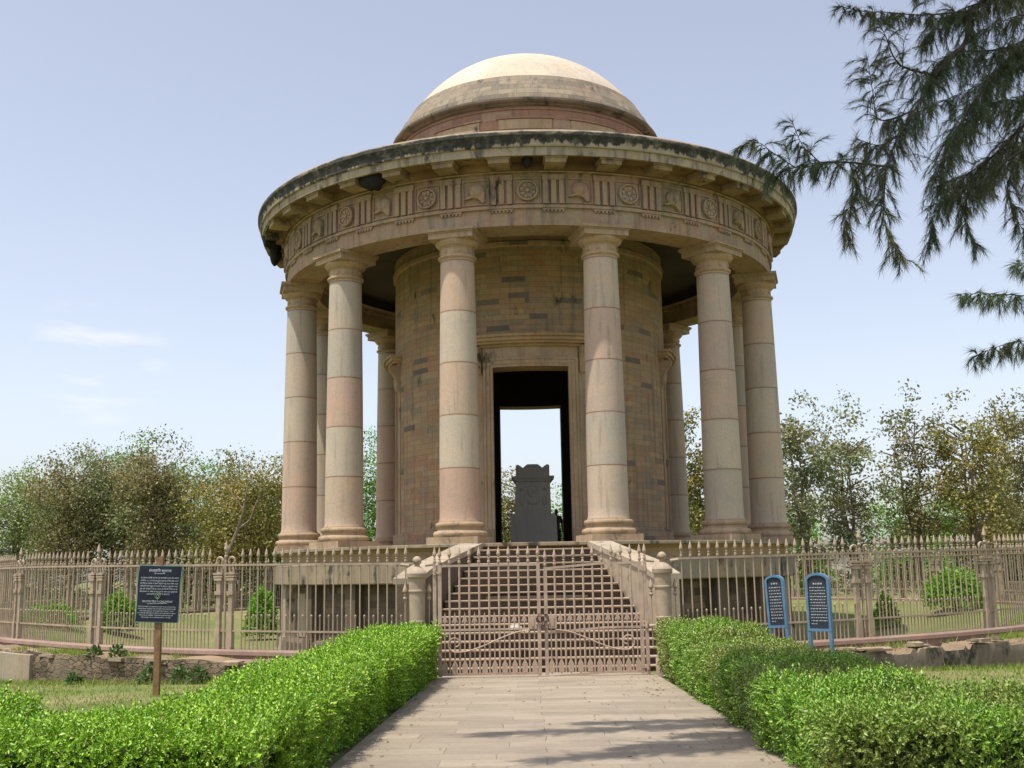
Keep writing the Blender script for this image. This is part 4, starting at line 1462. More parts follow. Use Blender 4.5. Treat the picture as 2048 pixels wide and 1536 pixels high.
def sign_black():
    x, y = -6.75, -20.32
    g = gz(x, y)
    t = thing('notice_board', 'navy notice board with white Hindi and English text on a brown post', 'sign', (x, y, g), rz=rad(-4))
    MB().box((0, .04, 1.17), (.105, .085, 2.46)).build('post', M['post'], t, loc=(0, 0, 0), smooth=0)
    bd = MB()
    W, H, zc = .80, 1.0, 1.88 - g + .02
    # slightly buckled sheet
    n = 8
    def sheet(mbx, w_, h_, d0, d1):
        vs = []
        for d in (d0, d1):
            for j in range(n + 1):
                for i in range(n + 1):
                    u, v = i / n - .5, j / n - .5
                    bx = -.012 * math.sin(v * 5) + .01 * noise.noise(Vector((u * 3, v * 3, 1)))
                    vs.append((u * w_ - v * .07 * -1 * h_ + bx, d - .02 * math.cos(u * 3), zc + v * h_ - u * .03))
        q = (n + 1) ** 2
        fs = [(j * (n + 1) + i, j * (n + 1) + i + 1, (j + 1) * (n + 1) + i + 1, (j + 1) * (n + 1) + i) for j in range(n) for i in range(n)]
        mbx.add(vs, fs + [tuple(q + k for k in f[::-1]) for f in fs])
        per = [i for i in range(n + 1)] + [j * (n + 1) + n for j in range(1, n + 1)] + [n * (n + 1) + i for i in range(n - 1, -1, -1)] + [j * (n + 1) for j in range(n - 1, 0, -1)]
        k = len(per)
        mbx.add(vs, [(per[i], q + per[i], q + per[(i + 1) % k], per[(i + 1) % k]) for i in range(k)])
    rm = MB(); sheet(rm, W, H, -.012, .0); rm.build('board_rim', M['rim'], t, loc=(0, 0, 0), smooth=30)
    bd = MB(); sheet(bd, W - .035, H - .035, -.017, -.010); bo = bd.build('board', M['navy'], t, loc=(0, 0, 0), smooth=30)
    lines = [("संरक्षित स्मारक", .40, .066), ("यह स्मारक प्राचीन स्मारक तथा पुरातत्वीय स्थल और अवशेष", .275, .036),
             ("अधिनियम १९५८ के अधीन राष्ट्रीय महत्व का घोषित किया गया है", .225, .034), ("यदि कोई इस स्मारक को क्षति पहुँचाता नष्ट करता विलग करता", .178, .034),
             ("परिवर्तित करता कुरूप करता खतरे में डालता या दुरुपयोग करता", .131, .034), ("हुआ पाया जायगा तो उसे इस अपराध के लिए तीन महीने तक का", .084, .034),
             ("कारावास या पाँच हजार रुपये तक का जुर्माना", .037, .034), ("अथवा दोनों दण्ड दिये जा सकते हैं", -.008, .034),
             ("PROTECTED MONUMENT", -.135, .048),
             ("THIS MONUMENT HAS BEEN DECLARED TO BE OF NATIONAL", -.225, .026), ("IMPORTANCE UNDER THE ANCIENT MONUMENTS AND", -.262, .027),
             ("ARCHAEOLOGICAL SITES AND REMAINS ACT 1958", -.299, .027), ("WHOEVER DESTROYS REMOVES INJURES ALTERS", -.336, .027),
             ("DEFACES OR IMPERILS THIS MONUMENT SHALL BE", -.373, .027), ("PUNISHABLE WITH IMPRISONMENT OR FINE", -.41, .027)]
    vs, fs = [], []
    for (s, dz, sz) in lines:
        me = text_mesh(s, sz, M['white'], 'text')
        wd = max((v.co.x for v in me.vertices), default=0) - min((v.co.x for v in me.vertices), default=0)
        k = 1.0
        if wd > .70 or (len(s) > 25 and wd < .6 and 'दण्ड' not in s and 'FINE' not in s):
            k = .69 / max(wd, .01)
        o = len(vs)
        for v in me.vertices:
            u = v.co.x * k
            vv = dz + v.co.y
            vs.append((u + vv * .07, -.0185 - .02 * math.cos(u / (W - .035) * 3) - v.co.z * .5 - .004, zc + vv - u / W * .03))
        fs += [tuple(o + i for i in p.vertices) for p in me.polygons]
    mb = MB().add(vs, fs)
    for dz, w_ in ((.352, .20), (-.168, .36)):
        mb.box((dz * .07, -.0435, zc + dz), (w_, .002, .006))
    mb.build('lettering', M['white'], bo, loc=(0, 0, 0), smooth=0)
    em = MB()
    em.tube([(.045 * math.cos(a), -.047, zc - .035 + .05 * math.sin(a)) for a in np.linspace(0, 2 * PI, 17)], .006, 5, cap=False)
    em.tube([(.02 * math.cos(a), -.047, zc - .04 + .026 * math.sin(a)) for a in np.linspace(0, 2 * PI, 11)], .006, 5, cap=False)
    em.box((0, -.047, zc - .10), (.014, .006, .05))
    em.build('emblem', M['rim'], bo, loc=(0, 0, 0), smooth=40)
sign_black()

def sign_blue(x, y, wd, zb, zt, rz, label, rows, lean=0.0):
    g = gz(x, y)
    t = thing('blue_sign', label, 'sign', (x, y, g), rz=rz)
    t.rotation_euler.y = lean
    R = .032
    zb -= g; zt -= g
    arc0 = zt - wd * .30
    fr = MB()
    hw = wd / 2
    outer = []
    pts = [(-hw, 0, zb), (-hw, 0, arc0)]
    for i in range(1, 12):
        a = PI - PI * i / 12
        pts.append((hw * math.cos(a), 0, arc0 + (zt - arc0) * math.sin(a)))
    pts += [(hw, 0, arc0), (hw, 0, zb), (-hw, 0, zb)]
    # flat deep frame: outline band with thickness
    n = len(pts) - 1
    ins = .04; dp = .035
    cx_, cz_ = 0, (zb + zt) / 2
    def inset(p):
        x_, z_ = p[0], p[2]
        x2 = x_ * (hw - ins) / hw
        z2 = zb + ins if z_ <= zb + 1e-6 else (z_ if z_ <= arc0 + 1e-6 else z_ - ins * (z_ - arc0) / (zt - arc0))
        return x2, z2
    vs = []
    for p in pts[:-1]:
        x2, z2 = inset(p)
        vs += [(p[0], -dp, p[2]), (x2, -dp, z2), (x2, dp, z2), (p[0], dp, p[2])]
    n = len(pts) - 1
    fr.add(vs, [(i * 4 + k, ((i + 1) % n) * 4 + k, ((i + 1) % n) * 4 + (k + 1) % 4, i * 4 + (k + 1) % 4) for i in range(n) for k in range(4)])
    fr.build('frame', M['blue'], t, loc=(0, 0, 0), smooth=30)
    for sx in (-1, 1):
        MB().box((sx * (hw - .024), 0, zb / 2 - .05), (.05, .06, zb + .1)).build('leg', M['blue'], t, loc=(0, 0, 0), smooth=0)
    pn = MB()
    vs = []
    for yy in (-.012, .012):
        for p in pts[:-1]:
            x2, z2 = inset(p)
            vs.append((x2 * 1.02, yy, z2))
    pn.add(vs, [tuple(range(n)), tuple(range(n, 2 * n))[::-1]])
    po = pn.build('panel', M['slate'], t, loc=(0, 0, 0), smooth=0)
    rr = random.Random(rows)
    z = zt - wd * .42
    for k in range(rows + 1):
        hgt = .032 if k == 0 else .017
        full = (wd - .13) * (.55 if k == 0 else (1.0 if k < rows else .35))
        x0 = -full / 2 if k == 0 else -(wd - .13) / 2
        tx = MB()
        xx = x0
        while xx < x0 + full - .01:
            l = rr.uniform(.018, .05)
            l = min(l, x0 + full - xx)
            # worn letter strokes: broken small marks
            q = xx
            while q < xx + l - .006:
                hh = hgt * rr.uniform(.6, 1.0)
                tx.box((q + .004, -.0145, z + rr.uniform(-.002, .002)), (.0065, .002, hh))
                q += .0095
            tx.box((xx + l / 2, -.0142, z + hgt * .35), (l, .0018, .004))
            xx += l + .012
        tx.build('text_line', M['white'], po, loc=(0, 0, 0), smooth=0)
        z -= (zt - zb - wd * .62) / (rows + 1) if k else (zt - zb - wd * .62) / (rows + 1) * 1.3
sign_blue(4.19, -20.32, .36, 1.12, 2.03, rad(-40), 'smaller blue framed information sign, leaning, nearer the gate', 12, lean=rad(-2.5))
sign_blue(4.55, -21.6, .42, 1.12, 2.06, rad(-42), 'larger blue framed information sign standing upright, farther from the gate', 13)

# ------------------------------------------------------------------ hedges
M['hedge_l'] = leafmat('lime_hedge_leaves', [(0.0, (0.087, 0.204, 0.012)), (0.3, (0.165, 0.330, 0.016)), (0.6, (0.244, 0.427, 0.022)), (0.85, (0.331, 0.514, 0.040)), (0.97, (0.384, 0.514, 0.100)), (1.0, (0.262, 0.213, 0.100))], trans=0.12, rough=0.45, spec=0.4)
M['hedge_r'] = leafmat('green_hedge_leaves', [(0.0, (0.070, 0.175, 0.012)), (0.3, (0.131, 0.281, 0.016)), (0.6, (0.192, 0.369, 0.024)), (0.85, (0.262, 0.417, 0.040)), (0.95, (0.314, 0.427, 0.090)), (1.0, (0.227, 0.175, 0.090))], trans=0.12, rough=0.45, spec=0.5, patch=(0.22, 0.23, 0.06), patch_scale=0.4)
M['hedge_core'] = plain('hedge_twigs', (0.035, 0.05, 0.014), rough=0.9, var=0.4, scale=8, bump=0.5)

def hedge(name, label, boxes, mat, dens, shear):
    """boxes: (x0,x1,y0,y1,faces) ; faces sampled: t top, w e s n sides"""
    t = thing(name, label, 'hedge', ((boxes[0][0] + boxes[0][1]) / 2, (boxes[0][2] + boxes[0][3]) / 2, gz(0, boxes[0][2])))
    P, Nn = [], []
    core = MB()
    for (x0, x1, y0, y1, faces, z_top) in boxes:
        ins = .13
        cv = []
        for zz, ii in ((-.1, ins + .22), (z_top - .14, ins)):
            cv += [(x0 + ii, y0 + ii, zz), (x1 - ii, y0 + ii, zz), (x1 - ii, y1 - ii, zz), (x0 + ii, y1 - ii, zz)]
        core.add(cv, [(3, 2, 1, 0), (4, 5, 6, 7), (0, 1, 5, 4), (1, 2, 6, 5), (2, 3, 7, 6), (3, 0, 4, 7)])
        for f in faces:
            if f == 't':
                A_ = (x1 - x0) * (y1 - y0)
            elif f in 'we':
                A_ = (y1 - y0) * z_top
            else:
                A_ = (x1 - x0) * z_top
            # density falls with distance from the road end
            n = int(A_ * dens * (1.0 if f in 'tewsn' else 1))
            u = RG.random(n); v = RG.random(n)
            if f == 't':
                p = np.stack([x0 + u * (x1 - x0), y0 + v * (y1 - y0), np.full(n, z_top)], 1); nn = (0, 0, 1)
            elif f == 'w':
                p = np.stack([np.full(n, x0), y0 + u * (y1 - y0), v * z_top], 1); nn = (-1, 0, 0)
            elif f == 'e':
                p = np.stack([np.full(n, x1), y0 + u * (y1 - y0), v * z_top], 1); nn = (1, 0, 0)
            elif f == 's':
                p = np.stack([x0 + u * (x1 - x0), np.full(n, y0), v * z_top], 1); nn = (0, -1, 0)
            else:
                p = np.stack([x0 + u * (x1 - x0), np.full(n, y1), v * z_top], 1); nn = (0, 1, 0)
            dist = -CAM.y + p[:, 1]
            keep = RG.random(n) < np.clip(1.25 - dist / 26.0, .42, 1.0)
            g_ = np.array([gz(0, yy) for yy in p[:, 1]])
            if f != 't':
                keep &= p[:, 2] > g_ + .02
            p = p[keep]; 
            # round the shoulders
            if f == 't':
                ex = np.minimum(np.minimum(p[:, 0] - x0, x1 - p[:, 0]), np.minimum(p[:, 1] - y0, y1 - p[:, 1]))
                p[:, 2] -= .07 * np.clip(1 - ex / .16, 0, 1) ** 2
            else:
                ez = z_top - p[:, 2]
                sh = .07 * np.clip(1 - ez / .16, 0, 1) ** 2 + .20 * np.clip(ez - .10, 0, 2)
                p[:, 0] -= nn[0] * sh; p[:, 1] -= nn[1] * sh
            P.append(p); Nn.append(np.tile(np.array(nn, float), (len(p), 1)))
    P = np.concatenate(P); Nn = np.concatenate(Nn)
    # lumpy surface
    lump = np.array([noise.noise(Vector(q) * 1.3) * .10 + noise.noise(Vector(q) * 4.5) * .07 + noise.noise(Vector(q) * 12.0) * .04 for q in P])
    P = P + Nn * (lump + RG.uniform(-.17, .03, len(P)))[:, None]
    # sprigs standing out here and there
    P[:, 0] += shear * np.minimum(P[:, 1] + 17.85, 0)
    spr = RG.random(len(P)) < .035
    P[spr] += Nn[spr] * RG.uniform(.02, .07, spr.sum())[:, None]
    ns_ = len(P)
    dist = -CAM.y + P[:, 1]
    sc = np.clip(.75 + dist / 32., 1.0, 1.45)
    Dg = Nn * .75 + rdir(ns_) * .6 + np.array([0, 0, .3]); Dg /= np.linalg.norm(Dg, axis=1, keepdims=True)
    Sd = np.cross(Dg, rdir(ns_)); Sd /= np.linalg.norm(Sd, axis=1, keepdims=True)
    slen = RG.uniform(.04, .10, ns_) * sc
    big = RG.uniform(.7, 1.25, ns_)
    PP, NN, TT, LL = [], [], [], []
    for k in range(6):
        u = (k + .4) / 6
        sg = 1 if k % 2 else -1
        jit = rdir(ns_)
        PP.append(P + Dg * (slen * u)[:, None])
        TT.append(Dg * (.35 + .5 * u) + Sd * sg * (.95 - .5 * u) + jit * .22)
        NN.append(np.cross(Dg, Sd) * sg * .25 + Dg * .55 + Nn * .3 + np.array([0, 0, .35]) + rdir(ns_) * .25)
        LL.append(RG.uniform(.022, .042, ns_) * sc * big)
    P = np.concatenate(PP); Nm = np.concatenate(NN); T_ = np.concatenate(TT); L = np.concatenate(LL)
    W_ = L * RG.uniform(.42, .58, len(L))
    me = folded_leaves('foliage', P, Nm, T_, L, W_, mat)
    link('foliage', me, t)
    core.v = [(v[0] + shear * min(v[1] + 17.85, 0), v[1], v[2]) for v in core.v]
    core.build('twigs', M['hedge_core'], t, smooth=0)
hedge('hedge', 'bright lime green clipped hedge along the left side of the path', [(-3.24, -2.0, -30.6, -17.85, 'ten', 1.09), (-4.4, -2.02, -31.9, -30.6, 'tsn', 1.03), (-12.0, -4.25, -32.0, -30.5, 'tsne', 1.17)], M['hedge_l'], 1550, .013)
hedge('hedge', 'clipped hedge right of the path, patched olive and green at the road end', [(2.32, 3.55, -22.8, -17.85, 'twne', 1.12), (2.34, 3.62, -26.2, -22.9, 'twne', 1.04), (2.28, 3.7, -30.0, -26.3, 'twn', 1.06), (2.34, 12.0, -31.4, -30.0, 'tswn', 1.0)], M['hedge_r'], 1550, .0165)

# ------------------------------------------------------------------ grass
M['grass'] = leafmat('grass_blades', [(0.0, (0.14, 0.22, 0.03)), (0.4, (0.21, 0.31, 0.045)), (0.75, (0.29, 0.36, 0.07)), (1.0, (0.36, 0.35, 0.13))], trans=0.3, rough=0.6, patch=(0.27, 0.28, 0.10), patch_scale=0.3)
def grass():
    regs = [(-24, -3.4, -27, -4, 85000), (3.8, 22, -27, -6, 75000), (-17, 17, -17.5, -2, 40000)]
    Ps = []
    for (x0, x1, y0, y1, n) in regs:
        p = np.stack([RG.uniform(x0, x1, n), RG.uniform(y0, y1, n)], 1)
        r = np.hypot(p[:, 0], p[:, 1])
        inside = y1 == -2
        keep = ((r < 17.4) & (r > 9.4)) if inside else (r > 18.55)
        keep &= ~((np.abs(p[:, 0]) < 3.2) & (r < 14.2) & (p[:, 1] < 0))
        keep &= ~((np.abs(p[:, 0] - .1) < 2.3))
        p = p[keep]
        cl = np.array([noise.noise(Vector((a, b, 0)) * .8) + .5 * noise.noise(Vector((a, b, 4)) * 3.1) for a, b in p])
        p = p[cl > RG.uniform(-.9, .35, len(p))]
        Ps.append(p)
    nl = 26000
    al = RG.uniform(rad(-85), rad(-12), nl); al = np.where(RG.random(nl) < .25, -al, al)
    rl = RG.uniform(17.95, 18.42, nl)
    cl = np.array([noise.noise(Vector((a * 9, r * .7, 7))) + .5 * noise.noise(Vector((a * 40, r * 2, 2))) for a, r in zip(al, rl)])
    kp = cl > RG.uniform(.0, .35, nl)
    al, rl = al[kp], rl[kp]
    pl_ = np.stack([rl * np.sin(al), -rl * np.cos(al)], 1)
    # taller tufts at the wall foot
    nf = 9000
    af = RG.uniform(rad(12), rad(85), nf) * np.where(RG.random(nf) < .6, -1, 1); rf = 18.52 + np.abs(RG.normal(0, .14, nf))
    pf_ = np.stack([rf * np.sin(af), -rf * np.cos(af)], 1)
    base_n = sum(len(q) for q in Ps)
    p = np.concatenate(Ps + [pl_, pf_]); n = len(p)
    z = np.array([gz(a, b) for a, b in p])
    z[base_n:base_n + len(pl_)] = np.array([fz(a) for a in al]) - .20
    B = np.stack([p[:, 0], p[:, 1], z], 1)
    k = RG.random(n)
    h = RG.uniform(.03, .075, n) + (k > .97) * .07
    h[base_n:] *= 2.0
    lean = RG.normal(size=(n, 2)) * .45
    T = np.stack([lean[:, 0] * h, lean[:, 1] * h, h], 1)
    a = RG.uniform(0, PI, n)
    S = np.stack([np.cos(a), np.sin(a), np.zeros(n)], 1) * RG.uniform(.006, .012, n)[:, None]
    V = np.stack([B - S, B + S, B + T], 1)
    me = quads_mesh('grass', V, 3, M['grass'])
    o = link('grass', me)
    tag(o, 'short dry green grass on the lawns beside the path', 'grass', kind='stuff')
grass()

# ------------------------------------------------------------------ plants
def clump(name, label, c, rx, rz_, n, L, mat, group=None, stems=True, cat='bush'):
    t = thing(name, label, cat, c, group=group)
    d = rdir(n)
    d[:, 2] = np.abs(d[:, 2]) * 1.0
    rr = RG.uniform(.55, 1.0, n) ** .6
    k = 1 + .3 * np.array([noise.noise(Vector(q) * 2.3 + Vector(c)) for q in d])
    P = d * (rr * k)[:, None] * np.array([rx, rx, rz_]) + np.array([0, 0, rz_ * .12])
    T_ = d * .6 + rdir(n) * .8
    Nm = rdir(n) + d * .5 + np.array([0, 0, .5])
    Ls = RG.uniform(.7, 1.3, n) * L
    me = folded_leaves('foliage', P, Nm, T_, Ls, Ls * .5, mat)
    link('foliage', me, t, loc=(0, 0, 0))
    if stems:
        mb = MB()
        for i in range(6):
            a = random.uniform(0, 2 * PI); q = random.uniform(.2, .7)
            mb.tube([(0, 0, -.1), (math.cos(a) * rx * q * .5, math.sin(a) * rx * q * .5, rz_ * .5), (math.cos(a) * rx * q, math.sin(a) * rx * q, rz_ * 1.0)], [.03, .02, .008], 5)
        mb.build('stems', M['darkbark'], t, loc=(0, 0, 0))
    return t
M['bush'] = leafmat('bush_leaves', [(0.0, (0.08, 0.20, 0.02)), (0.5, (0.16, 0.34, 0.03)), (1.0, (0.27, 0.44, 0.06))], trans=0.35)
M['weed'] = leafmat('weed_leaves', [(0.0, (0.04, 0.09, 0.02)), (0.6, (0.08, 0.15, 0.04)), (1.0, (0.16, 0.22, 0.08))], trans=0.3)
GB = 'bushes on the lawn inside the railing'
def inb(px, top, d, w_, label, n=2600):
    a = ray_at(px, top, d)
    g_ = gz(a.x, a.y)
    clump('bush', label, (a.x, a.y, g_), w_, (a.z - g_) * .95, n, .13, M['bush'], GB)
inb(238, 1190, 40, .6, 'leafy green bush on the lawn just left of the notice board', 2200)
inb(523, 1184, 43, .62, 'rounded green bush beside the left corner of the platform')
inb(1905, 1143, 42, 1.05, 'large leafy bush on the lawn at the far right inside the railing', 3600)
inb(1770, 1195, 42, .45, 'small bush inside the railing behind the second right fence post', 900)
inb(100, 1212, 38, 1.0, 'low straggling bush at the far left inside the railing', 1500)
for i, (px, py, R_, s, lab) in enumerate(((235, 1298, 18.35, .16, 'weed tuft growing from the wall ledge left of the notice board'), (300, 1315, 18.6, .22, 'leafy weed at the wall foot beside the notice board post'),
                                     (362, 1322, 18.6, .2, 'pale leafed weed just right of the notice board post'), (190, 1292, 18.3, .14, 'smallest weed tuft on the wall ledge'),
                                     (150, 1316, 18.75, .15, 'weed at the foot of the rendered wall on the left'), (395, 1325, 18.65, .2, 'weed at the wall foot nearest the left hedge'))):
    a = ray_at(px, py, 24)
    an = math.atan2(a.x + .2, -(a.y + 0))
    v = ray_at(px, py, 1) - CAM
    # meet the sight line with the circle of the wall
    A_ = v.x ** 2 + v.y ** 2; B_ = CAM.x * v.x + CAM.y * v.y; C_ = CAM.x ** 2 + CAM.y ** 2 - R_ ** 2
    tt = (-B_ - math.sqrt(max(0, B_ * B_ - A_ * C_))) / A_
    q = CAM + v * tt
    clump('weed', lab, (q.x, q.y, (fz(math.atan2(q.x, -q.y)) - .24) if R_ < 18.4 else gz(q.x, q.y)), s, s * 1.5, 130, .10, M['weed'], 'weeds along the left retaining wall', cat='weed', stems=False)

# ------------------------------------------------------------------ background trees
def tree_parts(seed, H, crown_r, crown_z0, n_clumps, per, leafL, mat, stems=3, bark='bark', spread=.3, clump_r=.55, gap=-.12):
    rr = random.Random(seed)
    tr = MB()
    tips = []
    for s_ in range(stems):
        a = rr.uniform(0, 2 * PI)
        ln = spread * rr.uniform(.3, 1.0)
        pts = [Vector((rr.uniform(-.1, .1), rr.uniform(-.1, .1), -.2))]
        hh = H * rr.uniform(.68, .86)
        k = 7
        for i in range(1, k + 1):
            u = i / k
            pts.append(Vector((math.cos(a) * ln * H * .5 * u ** 1.2 + rr.uniform(-.15, .15), math.sin(a) * ln * H * .5 * u ** 1.2 + rr.uniform(-.15, .15), hh * u)))
        tr.tube(pts, [(.15 - .13 * i / k) * (H / 11) for i in range(k + 1)], 7)
        for i in range(2, k + 1):
            for b_ in range(6):
                p0 = pts[i].lerp(pts[i - 1], rr.random())
                az = rr.uniform(0, 2 * PI)
                ll = crown_r * rr.uniform(.35, .95)
                p1 = p0 + Vector((math.cos(az), math.sin(az), rr.uniform(.05, .6))) * ll * .45
                p2 = p1 + Vector((math.cos(az + rr.uniform(-.5, .5)), math.sin(az + rr.uniform(-.5, .5)), rr.uniform(.0, .6))) * ll * .45
                tr.tube([p0, p1, p2], [.045, .03, .012], 5)
                tips.append(p2); tips.append(p1)
    C = []
    zc = (H + crown_z0) / 2; hz = (H - crown_z0) / 2
    while len(C) < n_clumps:
        if rr.random() < .68 and tips:
            q = tips[rr.randrange(len(tips))] + Vector((rr.gauss(0, .3), rr.gauss(0, .3), rr.gauss(0, .3)))
        else:
            d = Vector((rr.gauss(0, 1), rr.gauss(0, 1), rr.gauss(0, 1))).normalized() * rr.random() ** .4
            q = Vector((d.x * crown_r, d.y * crown_r, zc + d.z * hz))
        e = math.hypot(q.x, q.y) / crown_r
        zz = (q.z - zc) / hz
        lim = 1.0 + .45 * noise.noise(Vector((math.atan2(q.y, q.x) * 1.3, zz * 2.2, seed * 3.7)))
        if e * e + zz * zz > lim: continue
        if q.z < crown_z0 * .8: continue
        if noise.noise(q * (1.0 if H < 9 else 1.25) + Vector((seed, 0, 0))) < gap: continue     # see-through gaps
        C.append(q)
    C = np.array([tuple(c) for c in C])
    rg = np.random.default_rng(seed)
    n = len(C) * per
    P = np.repeat(C, per, 0) + rg.normal(size=(n, 3)) * clump_r * np.array([.55, .55, .45])
    def rd(n):
        v = rg.normal(size=(n, 3)); return v / np.linalg.norm(v, axis=1, keepdims=True)
    T_ = rd(n) + np.array([0, 0, -.35])
    Nm = rd(n) + np.array([0, 0, .8])
    L = rg.uniform(.6, 1.3, n) * leafL
    me = folded_leaves('crown', P, Nm, T_, L, L * .62, mat)
    return tr.mesh('trunk', M[bark]), me

def LM(name, a, b, c, **k):
    return leafmat(name, [(0.0, a), (0.5, b), (1.0, c)], trans=0.25, rough=0.55, **k)
M['t_brown'] = LM('brownish_leaves', (0.17, 0.13, 0.06), (0.25, 0.20, 0.10), (0.36, 0.32, 0.17), patch=(0.18, 0.22, 0.09), patch_scale=.35)
M['t_grey'] = LM('greygreen_leaves', (0.13, 0.17, 0.08), (0.22, 0.27, 0.13), (0.36, 0.40, 0.24), patch=(0.26, 0.22, 0.12), patch_scale=.4)
M['t_yellow'] = LM('yellowing_leaves', (0.200, 0.167, 0.049), (0.316, 0.259, 0.083), (0.500, 0.400, 0.151), patch=(0.167, 0.184, 0.049), patch_scale=.4)
M['t_green'] = LM('fresh_green_leaves', (0.072, 0.180, 0.022), (0.144, 0.306, 0.040), (0.252, 0.450, 0.072))
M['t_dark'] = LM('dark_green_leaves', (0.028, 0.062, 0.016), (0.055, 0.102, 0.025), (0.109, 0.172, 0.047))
M['t_olive'] = LM('olive_leaves', (0.131, 0.160, 0.037), (0.225, 0.254, 0.066), (0.375, 0.375, 0.131), patch=(0.281, 0.188, 0.085), patch_scale=.4)
M['t_pale'] = LM('pale_green_leaves', (0.172, 0.224, 0.086), (0.259, 0.328, 0.121), (0.380, 0.448, 0.190))

TREES = [
 # px, top py, depth, crown radius px, crown bottom fraction, kind, clumps, per, label
 (25, 930, 66, 105, .28, 't_pale', 300, 26, 'pale green tree at the far left edge of the background'),
 (150, 895, 62, 105, .30, 't_brown', 330, 26, 'brown leafed tree, second from the left edge'),
 (90, 912, 78, 110, .2, 't_pale', 260, 24, 'hazy pale green tree rising behind the brown ones at far left'),
 (225, 872, 63, 105, .30, 't_grey', 360, 26, 'grey green tree with bare lower trunk left of the notice board'),
 (270, 868, 80, 95, .3, 't_green', 260, 22, 'fresh green tree top rising behind the grey green one'),
 (325, 856, 60, 100, .26, 't_brown', 380, 26, 'tall brownish tree directly above the notice board'),
 (405, 890, 84, 95, .2, 't_green', 280, 24, 'bushy green tree behind, between notice board and first column'),
 (475, 900, 58, 125, .25, 't_yellow', 420, 26, 'yellowing tree with pale leaning trunk left of the columns'),
 (540, 872, 76, 105, .2, 't_olive', 330, 24, 'olive green tree just left of the leftmost column'),
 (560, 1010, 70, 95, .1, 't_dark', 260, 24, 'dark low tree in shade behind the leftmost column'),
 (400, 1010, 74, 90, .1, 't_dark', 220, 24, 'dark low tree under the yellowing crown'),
 (735, 845, 74, 75, .15, 't_green', 280, 24, 'green tree seen between the left columns and the drum'),
 (1008, 925, 66, 58, .1, 't_olive', 220, 22, 'olive bushy tree seen left of the cenotaph through the doorway'),
 (1130, 962, 70, 58, .1, 't_green', 220, 22, 'fresh green tree seen right of the cenotaph through the doorway'),
 (1385, 800, 58, 42, .25, 't_yellow', 170, 20, 'slim yellowing tree seen between drum and right columns'),
 (1395, 965, 66, 70, .1, 't_green', 220, 22, 'low fresh green tree behind the right columns'),
 (1600, 775, 55, 70, .22, 't_grey', 240, 22, 'tall grey green tree immediately right of the rightmost column'),
 (1690, 768, 57, 85, .24, 't_grey', 260, 22, 'tall loose grey green tree, second right of the columns'),
 (1815, 765, 56, 72, .26, 't_brown', 180, 20, 'thin reddish brown tree with nearly bare branches'),
 (1925, 762, 55, 95, .25, 't_yellow', 290, 22, 'tall yellow green tree near the right edge'),
 (2045, 742, 56, 90, .2, 't_brown', 260, 22, 'tall brown tree at the right edge of the picture'),
 (1985, 850, 66, 90, .2, 't_olive', 300, 24, 'olive tree filling behind the yellow green one at right'),
 (1600, 995, 70, 55, .05, 't_green', 200, 24, 'low bright green tree at the foot of the first tall right tree'),
 (1790, 960, 72, 85, .06, 't_green', 260, 24, 'bright green tree behind the thin reddish brown one'),
 (1900, 975, 76, 90, .06, 't_green', 260, 24, 'rounded green tree low behind the yellow green one'),
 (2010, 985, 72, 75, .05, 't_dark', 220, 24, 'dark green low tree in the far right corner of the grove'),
]
def trees():
    for i, (px, py, d, rp, cz, kind, nc, per, lab) in enumerate(TREES):
        top = ray_at(px, py, d)
        H = top.z + .2
        R_ = rp / F_PX * d
        low = H < 7.5
        tall = px > 1350 and not low
        tm, cm = tree_parts(100 + i * 7, H, R_, H * cz, int(nc * (.62 if tall else 1.0)), int(per * 1.6), .185 if tall else .165, M[kind], stems=3 if px < 1300 else 2, spread=.16 if tall else .35, clump_r=.6 if not tall else .5, gap=0.0 if tall else -.15, bark='bark' if kind != 't_dark' else 'darkbark')
        t = thing('tree', lab, 'tree', (top.x, top.y, -0.2), group='trees beyond the railing')
        link('trunk', tm, t, loc=(0, 0, 0)); link('crown', cm, t, loc=(0, 0, 0))
trees()

def leaning_trunk():
    # pale slanting bare trunk left of the columns
    mb = MB()
    pts = [ray_at(452, 1115, 55), ray_at(475, 1060, 55), ray_at(487, 1020, 55), ray_at(497, 960, 55)]
    mb.tube([(pts[0].x - .3, pts[0].y, -.2)] + pts, [.13, .1, .08, .06, .02], 7)
    mb.tube([pts[1], ray_at(500, 1040, 55), ray_at(520, 985, 55)], [.07, .045, .015], 6)
    mb.tube([pts[2], ray_at(462, 985, 55), ray_at(440, 950, 55)], [.05, .03, .01], 6)
    tag(mb.build('bare_tree', M['bark']), 'pale bare leaning trunk rising behind the railing left of the columns', 'tree')
leaning_trunk()

def undergrowth():
    n = 42000
    a = RG.uniform(rad(-75), rad(75), n)
    d = RG.uniform(88, 100, n)
    x = CAM.x + np.sin(a) * d / np.cos(a * .6); y = CAM.y + d + 4 * np.sin(a * 9)
    hmax = np.array([1.6 + 1.9 * noise.noise(Vector((q * .12, 0, 0))) + .8 * noise.noise(Vector((q * .5, 3, 0))) for q in x])
    z = RG.random(n) ** .8 * np.maximum(hmax, .5) - .2
    P = np.stack([x, y, z], 1)
    L = RG.uniform(.25, .5, n)
    me = folded_leaves('undergrowth', P, rdir(n) + np.array([0, -.5, .6]), rdir(n), L, L * .6, M['t_dk2'])
    tag(link('undergrowth', me), 'dark scrubby undergrowth closing the view below the tree crowns', 'undergrowth', kind='stuff')
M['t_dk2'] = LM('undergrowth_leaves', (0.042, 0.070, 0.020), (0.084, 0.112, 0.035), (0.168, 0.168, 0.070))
undergrowth()

